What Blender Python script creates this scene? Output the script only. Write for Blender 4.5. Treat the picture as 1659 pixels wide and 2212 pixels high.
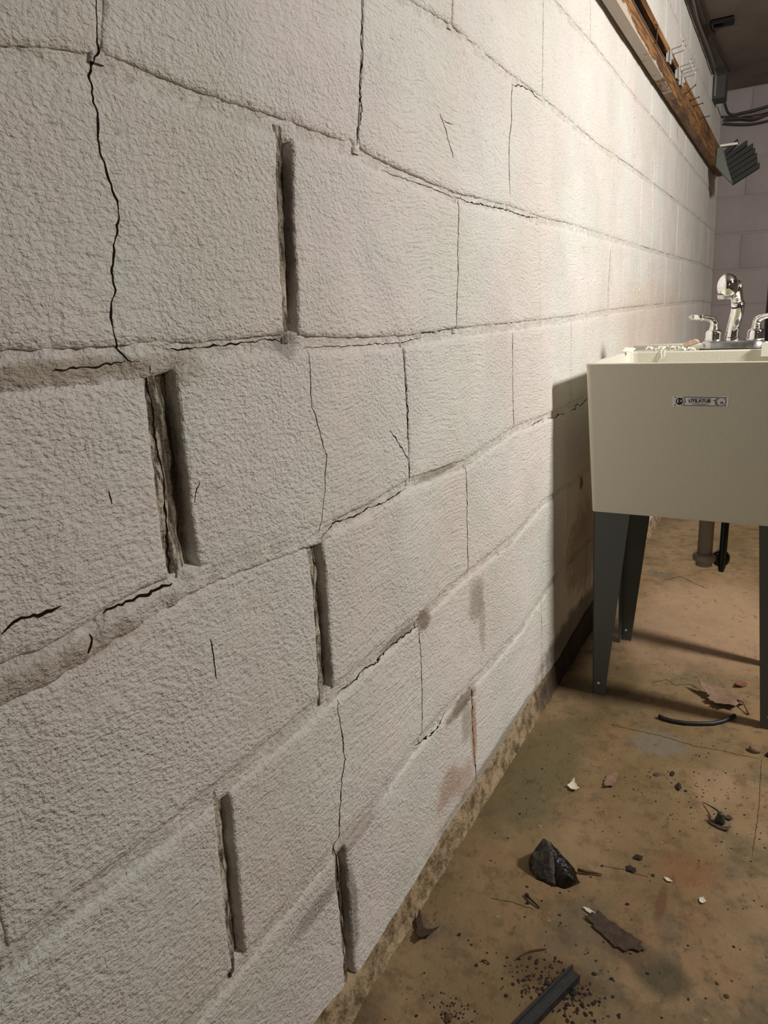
import bpy, bmesh, math, random
from mathutils import Vector, Matrix, noise

for _o in list(bpy.data.objects):
    bpy.data.objects.remove(_o, do_unlink=True)
scene = bpy.context.scene
COL = scene.collection

# ------------------------------------------------------------------ camera
LEAN = -0.01616            # the old block wall leans back a little
FLOOR = -0.05              # the slab lies a footing's height under the first course
Y_BACK = 4.90
CEIL = 1.985
cam_data = bpy.data.cameras.new('camera')
cam_data.sensor_fit = 'HORIZONTAL'
cam_data.sensor_width = 36.0
cam_data.lens = 1533.0 / 1659.0 * 36.0
cam_data.clip_start = 0.01
cam = bpy.data.objects.new('camera', cam_data)
COL.objects.link(cam)
_r = Vector((0.87269, 0.48595, -0.04766)); _u = Vector((-0.08736, 0.25143, 0.96392)); _f = Vector((-0.4804, 0.83704, -0.26187))
_m = Matrix((( _r.x, _u.x, -_f.x), (_r.y, _u.y, -_f.y), (_r.z, _u.z, -_f.z))).to_4x4()
_m.translation = Vector((0.43457, 0.0, 0.83303))
cam.matrix_world = _m
scene.camera = cam

# ------------------------------------------------------------------ world, lights, exposure
world = bpy.data.worlds.new('world')
world.use_nodes = True
world.node_tree.nodes['Background'].inputs[0].default_value = (0.9, 0.95, 1.0, 1)
world.node_tree.nodes['Background'].inputs[1].default_value = 0.02
scene.world = world

def lamp(name, loc, watts, col, radius):
    d = bpy.data.lights.new(name, 'POINT')
    d.energy = watts; d.color = col; d.shadow_soft_size = radius
    o = bpy.data.objects.new(name, d); COL.objects.link(o); o.location = loc
    return o
def clamp_lamp(name, loc, target, watts, col, size):
    """work light in a reflector: a disc that shines towards its target"""
    d = bpy.data.lights.new(name, 'AREA')
    d.shape = 'DISK'; d.size = size; d.energy = watts; d.color = col
    o = bpy.data.objects.new(name, d); COL.objects.link(o); o.location = loc
    o.rotation_euler = (Vector(target) - Vector(loc)).to_track_quat('-Z', 'Y').to_euler()
    return o
clamp_lamp('work_light', (1.72, 1.60, 1.74), (0.0, 2.95, 0.50), 55.5, (1.0, 0.962, 0.935), 0.26)
lamp('fill_light', (1.9, -0.75, 1.72), 8.5, (1.0, 0.965, 0.92), 0.08)  # added fill behind the camera, brightens the tub front and the near wall

vs = scene.view_settings
vs.view_transform = 'Standard'
vs.look = 'None'
vs.gamma = 1.0
vs.exposure = 0.0
vs.use_curve_mapping = False

# ------------------------------------------------------------------ helpers
def lin(r, g, b):
    f = lambda c: c / 12.92 if c <= 0.04045 else ((c + 0.055) / 1.055) ** 2.4
    return (f(r / 255), f(g / 255), f(b / 255), 1.0)

class NT:
    def __init__(self, name):
        self.m = bpy.data.materials.new(name); self.m.use_nodes = True
        self.t = self.m.node_tree; self.n = self.t.nodes; self.l = self.t.links
        self.b = self.n['Principled BSDF']
        self._pos = None
    def set(self, **k):
        for a, v in k.items():
            s = self.b.inputs[a.replace('_', ' ')]
            if hasattr(v, 'is_output') or isinstance(v, bpy.types.NodeSocket): self.l.new(v, s)
            else: s.default_value = v
        return self
    def pos(self):
        if self._pos is None: self._pos = self.n.new('ShaderNodeNewGeometry').outputs['Position']
        return self._pos
    def obj(self): return self.n.new('ShaderNodeTexCoord').outputs['Object']
    def put(self, sock, v):
        if isinstance(v, bpy.types.NodeSocket): self.l.new(v, sock)
        else: sock.default_value = v
    def math(self, op, a, b=0.0, c=0.0, clamp=False):
        n = self.n.new('ShaderNodeMath'); n.operation = op; n.use_clamp = clamp
        self.put(n.inputs[0], a); self.put(n.inputs[1], b); self.put(n.inputs[2], c)
        return n.outputs[0]
    def scale(self, v, s):
        n = self.n.new('ShaderNodeVectorMath'); n.operation = 'MULTIPLY'
        self.put(n.inputs[0], v); n.inputs[1].default_value = s
        return n.outputs[0]
    def add(self, v, w):
        n = self.n.new('ShaderNodeVectorMath'); n.operation = 'ADD'
        self.put(n.inputs[0], v); self.put(n.inputs[1], w)
        return n.outputs[0]
    def noise(self, v, sc, det=3.0, rough=0.5, dist=0.0, colour=False):
        n = self.n.new('ShaderNodeTexNoise'); self.put(n.inputs['Vector'], v)
        n.inputs['Scale'].default_value = sc; n.inputs['Detail'].default_value = det
        n.inputs['Roughness'].default_value = rough; n.inputs['Distortion'].default_value = dist
        return n.outputs['Color' if colour else 'Fac']
    def ramp(self, v, lo, hi, a=0.0, b=1.0):
        n = self.n.new('ShaderNodeMapRange'); n.interpolation_type = 'SMOOTHSTEP'
        self.put(n.inputs['Value'], v)
        n.inputs['From Min'].default_value = lo; n.inputs['From Max'].default_value = hi
        n.inputs['To Min'].default_value = a; n.inputs['To Max'].default_value = b
        return n.outputs['Result']
    def mix(self, f, a, b):
        n = self.n.new('ShaderNodeMix'); n.data_type = 'RGBA'
        self.put(n.inputs[0], f); self.put(n.inputs[6], a); self.put(n.inputs[7], b)
        return n.outputs[2]
    def bump(self, h, dist, strength=1.0, normal=None):
        n = self.n.new('ShaderNodeBump'); self.put(n.inputs['Height'], h)
        n.inputs['Distance'].default_value = dist; n.inputs['Strength'].default_value = strength
        if normal is not None: self.l.new(normal, n.inputs['Normal'])
        return n.outputs['Normal']
    def spot(self, c, r, wob, amt=0.9):
        """soft ragged patch centred on c with radii r (a stain with a shape of its own)"""
        n = self.n.new('ShaderNodeVectorMath'); n.operation = 'SUBTRACT'
        self.l.new(self.pos(), n.inputs[0]); n.inputs[1].default_value = c
        v = self.scale(n.outputs[0], tuple(1.0 / q for q in r))
        n2 = self.n.new('ShaderNodeVectorMath'); n2.operation = 'LENGTH'; self.l.new(v, n2.inputs[0])
        d = self.math('MULTIPLY_ADD', wob, amt, n2.outputs['Value'])
        return self.ramp(d, 0.45 + amt * 0.5, 1.05 + amt * 0.5, 1.0, 0.0)

def link_mesh(name, bm, mat, parent=None, smooth=True):
    me = bpy.data.meshes.new(name)
    bm.to_mesh(me); bm.free()
    if smooth:
        for p in me.polygons: p.use_smooth = True
    o = bpy.data.objects.new(name, me); COL.objects.link(o)
    if mat is not None: me.materials.append(mat)
    if parent is not None: o.parent = parent
    return o

def py_mesh(name, verts, faces, mat, parent=None, smooth=True):
    me = bpy.data.meshes.new(name)
    me.from_pydata(verts, [], faces); me.update()
    if smooth:
        for p in me.polygons: p.use_smooth = True
    o = bpy.data.objects.new(name, me); COL.objects.link(o)
    if mat is not None: me.materials.append(mat)
    if parent is not None: o.parent = parent
    return o

def tag(o, label=None, cat=None, group=None, kind=None):
    if label: o['label'] = label
    if cat: o['category'] = cat
    if group: o['group'] = group
    if kind: o['kind'] = kind
    return o

def empty(name, loc, label, cat, group=None):
    o = bpy.data.objects.new(name, None); COL.objects.link(o)
    o.location = loc; o.empty_display_size = 0.05
    tag(o, label, cat, group)
    return o

def keep(o, parent):
    """parent o (built in world coordinates) under parent without moving it"""
    o.parent = parent
    o.matrix_parent_inverse = Matrix.Translation(parent.location).inverted()
    return o

def add_box(bm, lo, hi, bevel=0.0, seg=2):
    g = bmesh.ops.create_cube(bm, size=1.0)
    vs_ = g['verts']
    for v in vs_:
        v.co = Vector([lo[i] + (v.co[i] + 0.5) * (hi[i] - lo[i]) for i in range(3)])
    if bevel > 0:
        es = list({e for v in vs_ for e in v.link_edges})
        bmesh.ops.bevel(bm, geom=es, offset=bevel, segments=seg, profile=0.5, affect='EDGES')

def frame(d):
    d = d.normalized()
    a = Vector((0, 0, 1)) if abs(d.z) < 0.9 else Vector((1, 0, 0))
    x = d.cross(a).normalized()
    return x, x.cross(d).normalized()

def add_tube(bm, pts, rad, n=12, sx=1.0, cap=True):
    pts = [Vector(p) for p in pts]
    if not isinstance(rad, (list, tuple)): rad = [rad] * len(pts)
    rings = []; x = None
    for i, p in enumerate(pts):
        d = (pts[min(i + 1, len(pts) - 1)] - pts[max(i - 1, 0)]).normalized()
        if x is None: x, y = frame(d)
        else:
            x = (x - d * x.dot(d)).normalized(); y = x.cross(d)
        rings.append([bm.verts.new(p + (x * math.cos(2 * math.pi * k / n) * sx + y * math.sin(2 * math.pi * k / n)) * rad[i]) for k in range(n)])
    for a, b in zip(rings, rings[1:]):
        for k in range(n):
            bm.faces.new((a[k], a[(k + 1) % n], b[(k + 1) % n], b[k]))
    if cap:
        bm.faces.new(list(reversed(rings[0]))); bm.faces.new(rings[-1])
    return rings

def add_lathe(bm, prof, centre, n=28, sx=1.0, sy=1.0):
    """prof: list of (radius, z) from bottom to top"""
    c = Vector(centre)
    rings = [[bm.verts.new(c + Vector((r * sx * math.cos(2 * math.pi * k / n), r * sy * math.sin(2 * math.pi * k / n), z))) for k in range(n)] for r, z in prof]
    for a, b in zip(rings, rings[1:]):
        for k in range(n): bm.faces.new((a[k], a[(k + 1) % n], b[(k + 1) % n], b[k]))
    bm.faces.new(list(reversed(rings[0]))); bm.faces.new(rings[-1])

def add_prism(bm, pts, ext):
    """flat polygon pts (3-D) extruded by the vector ext"""
    e = Vector(ext)
    a = [bm.verts.new(Vector(p)) for p in pts]; b = [bm.verts.new(Vector(p) + e) for p in pts]
    n = len(pts)
    bm.faces.new(list(reversed(a))); bm.faces.new(b)
    for k in range(n): bm.faces.new((a[k], a[(k + 1) % n], b[(k + 1) % n], b[k]))
    bmesh.ops.recalc_face_normals(bm, faces=bm.faces[:])

def add_blob(bm, c, size, seed, sub=2, rough=0.35, flat=None):
    """irregular lump"""
    g = bmesh.ops.create_icosphere(bm, subdivisions=sub, radius=1.0)
    off = Vector((seed * 3.17, seed * 1.71, seed * 0.93))
    for v in g['verts']:
        k = 1.0 + rough * noise.noise(v.co * 1.6 + off) + rough * 0.5 * noise.noise(v.co * 3.7 + off)
        p = v.co * k
        v.co = Vector((c[0] + p.x * size[0], c[1] + p.y * size[1], c[2] + p.z * size[2]))
        if flat is not None and v.co.z < flat: v.co.z = flat

# ------------------------------------------------------------------ materials
def plain(name, col, rough=0.6, metal=0.0, bump=None, vary=0.0, vs_=40.0, spec=None, coat=0.0):
    t = NT(name)
    c = col
    if vary:
        f = t.noise(t.pos(), vs_, 4.0, 0.6)
        c = t.mix(t.ramp(f, 0.3, 0.7), tuple(q * (1 - vary) for q in col[:3]) + (1,), tuple(min(1, q * (1 + vary)) for q in col[:3]) + (1,))
    t.set(Base_Color=c, Roughness=rough, Metallic=metal)
    if spec is not None: t.b.inputs['Specular IOR Level'].default_value = spec
    if coat: t.b.inputs['Coat Weight'].default_value = coat
    if bump: t.set(Normal=t.bump(t.noise(t.pos(), bump[0], 3.0, 0.6), bump[1]))
    return t.m

# (s, z, radius along, radius up, colour, strength): water, rust and dirt marks on the painted wall
OL = lin(120, 108, 70); BR = lin(105, 80, 50); RU = lin(170, 120, 75); TA = lin(150, 134, 104); GY = lin(96, 88, 80); DK = lin(58, 48, 34)
STAINS = [
    (1.077, 0.355, .040, .050, OL, .50), (1.10, .300, .018, .075, OL, .35), (1.00, .192, .075, .016, BR, .75), (1.012, .150, .030, .050, OL, .45),
    (1.045, .110, .018, .085, RU, .70), (.93, .075, .060, .042, RU, .50), (1.00, .045, .050, .040, RU, .45), (.66, .186, .070, .012, BR, .40),
    (.6255, .10, .018, .095, GY, .60), (.556, .155, .070, .016, GY, .45), (.32, .808, .130, .011, TA, .60), (.28, .602, .110, .014, TA, .45),
    (.875, .398, .030, .018, BR, .75), (.80, .403, .075, .008, OL, .60), (.95, .608, .085, .009, OL, .55), (1.47, .30, .050, .12, lin(190, 200, 190), .35),
    (1.85, .22, .24, .16, BR, .55), (1.75, .04, .40, .055, DK, .75), (1.25, .012, .50, .016, OL, .60), (1.80, .40, .022, .022, DK, .8),
    (.436, .80, .05, .02, TA, .4), (.615, .435, .016, .030, GY, .5), (2.9, .78, .9, .18, lin(216, 176, 140), .28), (.60, .815, .03, .02, GY, .5),
]
def wall_material(name, base, groove):
    t = NT(name)
    p = t.pos()
    wob = t.noise(p, 28.0, 4.0, 0.65)
    big = t.noise(p, 3.2, 2.0, 0.5)
    blotch = t.noise(t.add(p, (3.1, 7.7, 1.3)), 6.0, 2.0, 0.5)
    c = t.mix(t.ramp(blotch, 0.38, 0.62), tuple(b * q for b, q in zip(base[:3], (1.0, .965, .96))) + (1,), tuple(b * q for b, q in zip(base[:3], (.955, .985, .955))) + (1,))
    c = t.mix(t.ramp(big, 0.35, 0.7, 0.0, 0.22), c, lin(196, 184, 160))
    for s, z, rs, rz, col, k in STAINS:
        m = t.spot((0.0, s, z), (9.0, rs, rz), wob)
        c = t.mix(t.math('MULTIPLY', m, k), c, col)
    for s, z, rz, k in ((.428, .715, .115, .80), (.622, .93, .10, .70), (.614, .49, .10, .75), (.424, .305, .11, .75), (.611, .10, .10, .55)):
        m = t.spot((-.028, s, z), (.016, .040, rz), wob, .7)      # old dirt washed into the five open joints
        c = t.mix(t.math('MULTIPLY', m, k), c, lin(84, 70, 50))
    # fine dirt caught in the pits, a little more near the floor
    sp = t.noise(p, 95.0, 3.0, 0.6)
    c = t.mix(t.ramp(sp, 0.60, 0.80, 0.0, 0.45), c, lin(120, 108, 92))
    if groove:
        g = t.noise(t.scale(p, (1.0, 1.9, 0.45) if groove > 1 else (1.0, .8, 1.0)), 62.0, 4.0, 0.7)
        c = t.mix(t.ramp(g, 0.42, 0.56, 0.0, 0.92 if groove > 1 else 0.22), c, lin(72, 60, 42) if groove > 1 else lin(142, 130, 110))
    # stucco pits, then brush strokes running along the courses where the brush was drier
    bend = t.noise(p, 7.0, 1.0, 0.5, colour=True)
    v = t.add(p, t.scale(bend, (0.0, 0.0, 0.050)))
    strokes = t.noise(t.scale(v, (1.0, 0.075, 1.0)), 260.0, 3.0, 0.6)
    v2 = t.add(p, t.scale(bend, (0.0, 0.03, 0.0)))
    pits = t.noise(t.scale(v2, (1.0, 0.70, 1.0)), 250.0, 3.0, 0.6)
    lumps = t.noise(p, 60.0, 3.0, 0.6)
    sep = t.n.new('ShaderNodeSeparateXYZ'); t.l.new(p, sep.inputs[0])
    sel = t.math('MULTIPLY', t.ramp(t.noise(p, 4.6, 2.0, 0.5), 0.42, 0.58), t.ramp(sep.outputs[1], .35, .8, .4, 1.0))
    h = t.math('MULTIPLY_ADD', strokes, t.math('MULTIPLY', sel, 0.62), t.math('MULTIPLY', pits, t.math('MULTIPLY_ADD', sel, -0.45, 1.0)))
    h = t.math('MULTIPLY_ADD', lumps, 0.55, h)
    t.set(Base_Color=c, Roughness=0.72, Normal=t.bump(h, 0.0050, 1.0))
    t.b.inputs['Specular IOR Level'].default_value = 0.28
    return t.m

PAINT = lin(230, 226, 219)
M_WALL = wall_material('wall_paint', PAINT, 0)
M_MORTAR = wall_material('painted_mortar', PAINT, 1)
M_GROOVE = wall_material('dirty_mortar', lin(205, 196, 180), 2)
M_BACKWALL = plain('back_wall_paint', lin(150, 140, 136), 0.75, bump=(120.0, 0.002), vary=0.06, vs_=5.0)
M_CRACK = plain('crack_dark', lin(40, 33, 26), 0.95, spec=0.0)
M_CORE = plain('block_core', lin(110, 100, 86), 0.9)
M_CEIL = plain('ceiling_board', lin(122, 112, 103), 0.85, vary=0.12, vs_=6.0)
M_OPENING_SHADE = plain('opening_shade_black', lin(16, 18, 17), 0.7)  # near-black colour put in for the darkness inside the opening
M_ROOM = plain('room_wall_paint', lin(150, 142, 132), 0.85, vary=0.1, vs_=3.0)

# wall joints and cracks: (distance along the wall, height), metres
HL={-1: [(1.5376, 1.4059), (1.6886, 1.4102), (1.9068, 1.4153), (2.3617, 1.415), (2.8663, 1.4217), (3.3391, 1.4193), (4.4188, 1.4244)], 0: [(0.9087, 1.2105), (1.048, 1.2207), (1.2874, 1.2172), (1.4694, 1.2206), (1.7043, 1.2186), (1.9193, 1.2145), (2.3894, 1.2252), (2.7342, 1.2271), (3.5468, 1.2349), (4.8321, 1.2364)], 1: [(0.3287, 1.004), (0.3632, 1.0117), (0.4061, 1.0198), (0.436, 1.0217), (0.4931, 1.0178), (0.6322, 1.0193), (0.7638, 1.0195), (0.8278, 1.0107), (1.0444, 1.0008), (1.2769, 1.0077), (1.4656, 1.0051), (1.7093, 1.0114), (2.0921, 1.0121), (2.7117, 1.0156), (4.2723, 1.0298)], 2: [(0.2879, 0.812), (0.3146, 0.8107), (0.3403, 0.8105), (0.3814, 0.8103), (0.419, 0.8123), (0.5146, 0.815), (0.5995, 0.8157), (0.704, 0.808), (0.8518, 0.8039), (1.0449, 0.8078), (1.2921, 0.809), (1.6736, 0.8124), (2.0513, 0.8218), (2.7964, 0.8311), (4.2927, 0.8421)], 3: [(0.2447, 0.6082), (0.2793, 0.6053), (0.3112, 0.6073), (0.3426, 0.6131), (0.3765, 0.6157), (0.4193, 0.6178), (0.4997, 0.6139), (0.6269, 0.6028), (0.7286, 0.6033), (0.8495, 0.6104), (1.0535, 0.5993), (1.2834, 0.6181), (1.4783, 0.6124), (1.8697, 0.6156)], 4: [(0.2021, 0.4074), (0.2236, 0.4088), (0.2589, 0.4101), (0.3519, 0.4044), (0.426, 0.4036), (0.5167, 0.4026), (0.6302, 0.4014), (0.7234, 0.405), (0.7799, 0.4066), (0.851, 0.4048), (1.038, 0.411), (1.2736, 0.4063), (1.4688, 0.4287)], 5: [(0.3601, 0.1973), (0.4433, 0.1975), (0.6084, 0.201), (0.701, 0.1963), (0.8358, 0.2116), (0.9341, 0.2112), (1.0399, 0.2061), (1.139, 0.1984), (1.3132, 0.1961), (1.5884, 0.2296)], 6: [(0.5467, 0.01), (0.642, -0.0121), (0.7614, -0.0082), (0.9069, 0.0047), (1.0238, 0.003), (1.1724, 0.003), (1.4234, 0.0125), (1.5931, 0.0042), (1.7378, 0.0177), (1.9199, 0.0238)]}
VW={1: [('joint', 0.006, [(0.4195, 1.0629), (0.4086, 1.0219)]), ('crack', 0.003, [(0.801, 1.1799), (0.7853, 1.102), (0.7674, 1.0235)]), ('crack', 0.003, [(1.301, 1.2084), (1.2846, 1.1137), (1.277, 1.0093)]), ('joint', 0.004, [(1.7043, 1.2186), (1.7092, 1.0133)]), ('joint', 0.004, [(2.1204, 1.2025), (2.1036, 1.0129)])], 0: [('joint', 0.005, [(1.0562, 1.2582), (1.0481, 1.2219)]), ('joint', 0.003, [(1.4838, 1.3894), (1.4753, 1.2218)]), ('joint', 0.004, [(2.3694, 1.4107), (2.389, 1.2277)])], 2: [('wide', 0.011, [(0.629, 1.0084), (0.6222, 0.957), (0.6171, 0.8958), (0.6099, 0.8212)]), ('crack', 0.004, [(1.0547, 1.0), (1.0413, 0.908), (1.0275, 0.8125)]), ('joint', 0.003, [(1.4716, 1.003), (1.4653, 0.8109)])], 3: [('wide', 0.016, [(0.4263, 0.8088), (0.4235, 0.7562), (0.4207, 0.6935), (0.4212, 0.6521), (0.4212, 0.6223)]), ('crack', 0.004, [(0.8548, 0.796), (0.8563, 0.7288), (0.8512, 0.6127)]), ('joint', 0.003, [(1.2868, 0.805), (1.2836, 0.6224)])], 4: [('wide', 0.012, [(0.6156, 0.5953), (0.6194, 0.5472), (0.6177, 0.4852), (0.6141, 0.4218)]), ('crack', 0.004, [(1.0495, 0.5978), (1.0442, 0.5094), (1.0401, 0.412)]), ('joint', 0.004, [(1.4783, 0.6124), (1.4688, 0.4319)])], 5: [('wide', 0.009, [(0.4297, 0.3985), (0.4263, 0.3295), (0.4225, 0.2605), (0.4207, 0.2131)]), ('crack', 0.005, [(0.8538, 0.4023), (0.8544, 0.3236), (0.8434, 0.2087)]), ('joint', 0.004, [(1.2736, 0.4063), (1.2654, 0.2274)])], 6: [('wide', 0.01, [(0.6125, 0.1841), (0.6114, 0.1073), (0.6084, 0.0138)]), ('crack', 0.005, [(1.0417, 0.2016), (1.0434, 0.1135), (1.049, 0.0145)])]}
CW=[(0.003, [(0.4143, 1.067), (0.4116, 1.0432), (0.4102, 1.0282), (0.4037, 1.0178), (0.3989, 1.0078), (0.3975, 0.9927), (0.3999, 0.9827), (0.3967, 0.9685), (0.3976, 0.9564), (0.4005, 0.9459), (0.4039, 0.9353), (0.406, 0.9243), (0.4051, 0.9129), (0.3974, 0.896), (0.3924, 0.8793), (0.3903, 0.8644), (0.3858, 0.8544), (0.3829, 0.8443), (0.3852, 0.8341), (0.3876, 0.8238), (0.3914, 0.8155), (0.397, 0.8092), (0.404, 0.8094)]), (0.0022, [(0.8014, 1.1823), (0.792, 1.1362), (0.7922, 1.1224), (0.7834, 1.0875), (0.7811, 1.0633), (0.7714, 1.0376), (0.7678, 1.0264)]), (0.0028, [(1.3034, 1.2104), (1.2953, 1.1874), (1.2962, 1.159), (1.2826, 1.1206), (1.2784, 1.0836), (1.2809, 1.0396), (1.2829, 1.0324)]), (0.003, [(1.3033, 1.2089), (1.3225, 1.209), (1.34, 1.2172), (1.373, 1.2203), (1.413, 1.2239), (1.4406, 1.2199), (1.4635, 1.2193)]), (0.003, [(1.0445, 1.002), (1.0707, 1.003), (1.0885, 1.0004), (1.1166, 1.0021), (1.1558, 1.0028), (1.1869, 1.0038), (1.2418, 1.0058), (1.2769, 1.007), (1.3262, 1.0048), (1.3791, 1.0049), (1.4506, 1.0097)]), (0.0012, [(0.8276, 1.0091), (0.8758, 1.0067), (0.9578, 1.0059), (1.0444, 1.0001)]), (0.003, [(1.0565, 1.0015), (1.05, 0.9674), (1.0425, 0.9212), (1.0419, 0.8948), (1.033, 0.8545), (1.0277, 0.8139)]), (0.0016, [(0.6308, 0.8075), (0.6568, 0.807), (0.6844, 0.8065), (0.7086, 0.8052), (0.7556, 0.8043), (0.8074, 0.8032), (0.8515, 0.8021), (0.8787, 0.8038), (0.91, 0.8048), (0.9136, 0.8116), (0.9377, 0.8132), (0.9606, 0.8097), (0.9852, 0.814), (1.0278, 0.8153)]), (0.0026, [(0.4379, 0.8192), (0.4559, 0.8163), (0.4727, 0.8165), (0.4903, 0.8171), (0.5149, 0.817), (0.5415, 0.8186), (0.5772, 0.8191), (0.5959, 0.8173)]), (0.003, [(0.8546, 0.7942), (0.8559, 0.7718), (0.8564, 0.7412), (0.8569, 0.71), (0.8553, 0.6722)]), (0.0026, [(0.8035, 0.693), (0.8231, 0.6745), (0.8409, 0.6556), (0.8541, 0.6382), (0.8526, 0.613)]), (0.0028, [(0.6269, 0.5968), (0.6399, 0.6017), (0.66, 0.6061), (0.68, 0.6046), (0.7116, 0.6019), (0.74, 0.6034), (0.7758, 0.6016), (0.8282, 0.6055), (0.8448, 0.6062)]), (0.003, [(0.623, 0.5957), (0.6224, 0.5795), (0.6245, 0.5622), (0.6242, 0.5286), (0.6263, 0.5106), (0.6249, 0.4879), (0.6244, 0.4647), (0.622, 0.442), (0.6242, 0.4228), (0.6197, 0.4129)]), (0.003, [(0.6398, 0.3964), (0.6611, 0.3962), (0.6832, 0.3948), (0.7068, 0.3982), (0.7369, 0.3953), (0.763, 0.3989), (0.7791, 0.4), (0.8036, 0.3983), (0.8322, 0.3967), (0.8518, 0.398)]), (0.003, [(0.6372, 0.3928), (0.6324, 0.3815), (0.6347, 0.3614), (0.6361, 0.3414), (0.6377, 0.3079), (0.6274, 0.2882), (0.621, 0.266), (0.6157, 0.2363), (0.6112, 0.2125), (0.6013, 0.2031), (0.6066, 0.1887), (0.6068, 0.1678), (0.6063, 0.126), (0.6057, 0.0906), (0.6041, 0.048), (0.6039, 0.0221)]), (0.0012, [(0.6339, 0.8059), (0.634, 0.7842), (0.6314, 0.745), (0.6359, 0.7394), (0.6434, 0.718), (0.6479, 0.6992), (0.6527, 0.6878), (0.6473, 0.6703), (0.6433, 0.6498), (0.6332, 0.62), (0.6264, 0.6056)]), (0.0026, [(1.0492, 0.5941), (1.048, 0.5557), (1.0442, 0.5094), (1.0422, 0.4619), (1.0402, 0.4136)]), (0.0026, [(0.8548, 0.3981), (0.8553, 0.3609), (0.8544, 0.3236), (0.851, 0.2636), (0.8446, 0.2199)]), (0.003, [(0.8295, 0.2114), (0.8738, 0.2029), (0.8992, 0.2006), (0.9358, 0.2094)]), (0.003, [(1.0434, 0.1963), (1.0427, 0.1325), (1.0448, 0.0749), (1.0519, 0.0224)]), (0.004, [(0.4139, 0.8061), (0.4136, 0.784), (0.414, 0.7653), (0.4132, 0.7425), (0.4142, 0.715), (0.4109, 0.6838), (0.4099, 0.6556), (0.4095, 0.6306)]), (0.006, [(0.2527, 0.6412), (0.2593, 0.6458), (0.2682, 0.6473), (0.2803, 0.6459), (0.2912, 0.6451), (0.299, 0.6456)]), (0.004, [(0.3185, 0.6128), (0.3192, 0.6057), (0.3142, 0.5995)]), (0.005, [(0.3358, 0.6237), (0.3504, 0.6246), (0.368, 0.623), (0.388, 0.6229), (0.4064, 0.6225)]), (0.0016, [(0.4406, 0.5566), (0.4419, 0.5467), (0.4417, 0.5279), (0.4426, 0.5155)]), (0.002, [(0.9978, 1.1037), (1.019, 1.0813), (1.0347, 1.0598), (1.0391, 1.0531)]), (0.0014, [(1.0095, 1.0973), (1.0415, 1.0973)]), (0.0016, [(0.442, 0.6862), (0.452, 0.7027)]), (0.0012, [(0.3564, 0.7165), (0.3574, 0.7061)]), (0.0012, [(1.289, 0.7967), (1.2859, 0.73), (1.2864, 0.6264)]), (0.0028, [(1.3959, 0.6099), (1.433, 0.6121), (1.475, 0.6128)]), (0.0034, [(1.5086, 0.6101), (1.5615, 0.6026), (1.5873, 0.6063), (1.6411, 0.6022)]), (0.0036, [(1.6855, 0.6017), (1.7191, 0.6017), (1.7492, 0.6091), (1.7897, 0.6017), (1.8266, 0.6088), (1.865, 0.6114)]), (0.0026, [(0.3268, 0.8087), (0.3518, 0.8089), (0.3771, 0.8103), (0.3926, 0.8102)]), (0.0014, [(0.6894, -0.0574), (0.7345, -0.0586)]), (0.0024, [(0.804, -0.0606), (0.8775, -0.0686), (0.9492, -0.0598)]), (0.002, [(3.2545, 1.5165), (3.2274, 1.479), (3.2602, 1.4568)])]
DRIPS=[(0.011, [(2.7107, 1.3406), (2.7161, 1.2248), (2.7111, 1.0186)]), (0.009, [(2.7037, 1.0092), (2.6894, 0.8429)]), (0.006, [(2.087, 1.0059), (2.062, 0.8302)]), (0.008, [(3.1304, 1.9092), (3.216, 1.797)]), (0.006, [(2.3711, 1.399), (2.3879, 1.2351)]), (0.006, [(2.527, 0.9803), (2.5082, 0.8438)])]
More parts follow.
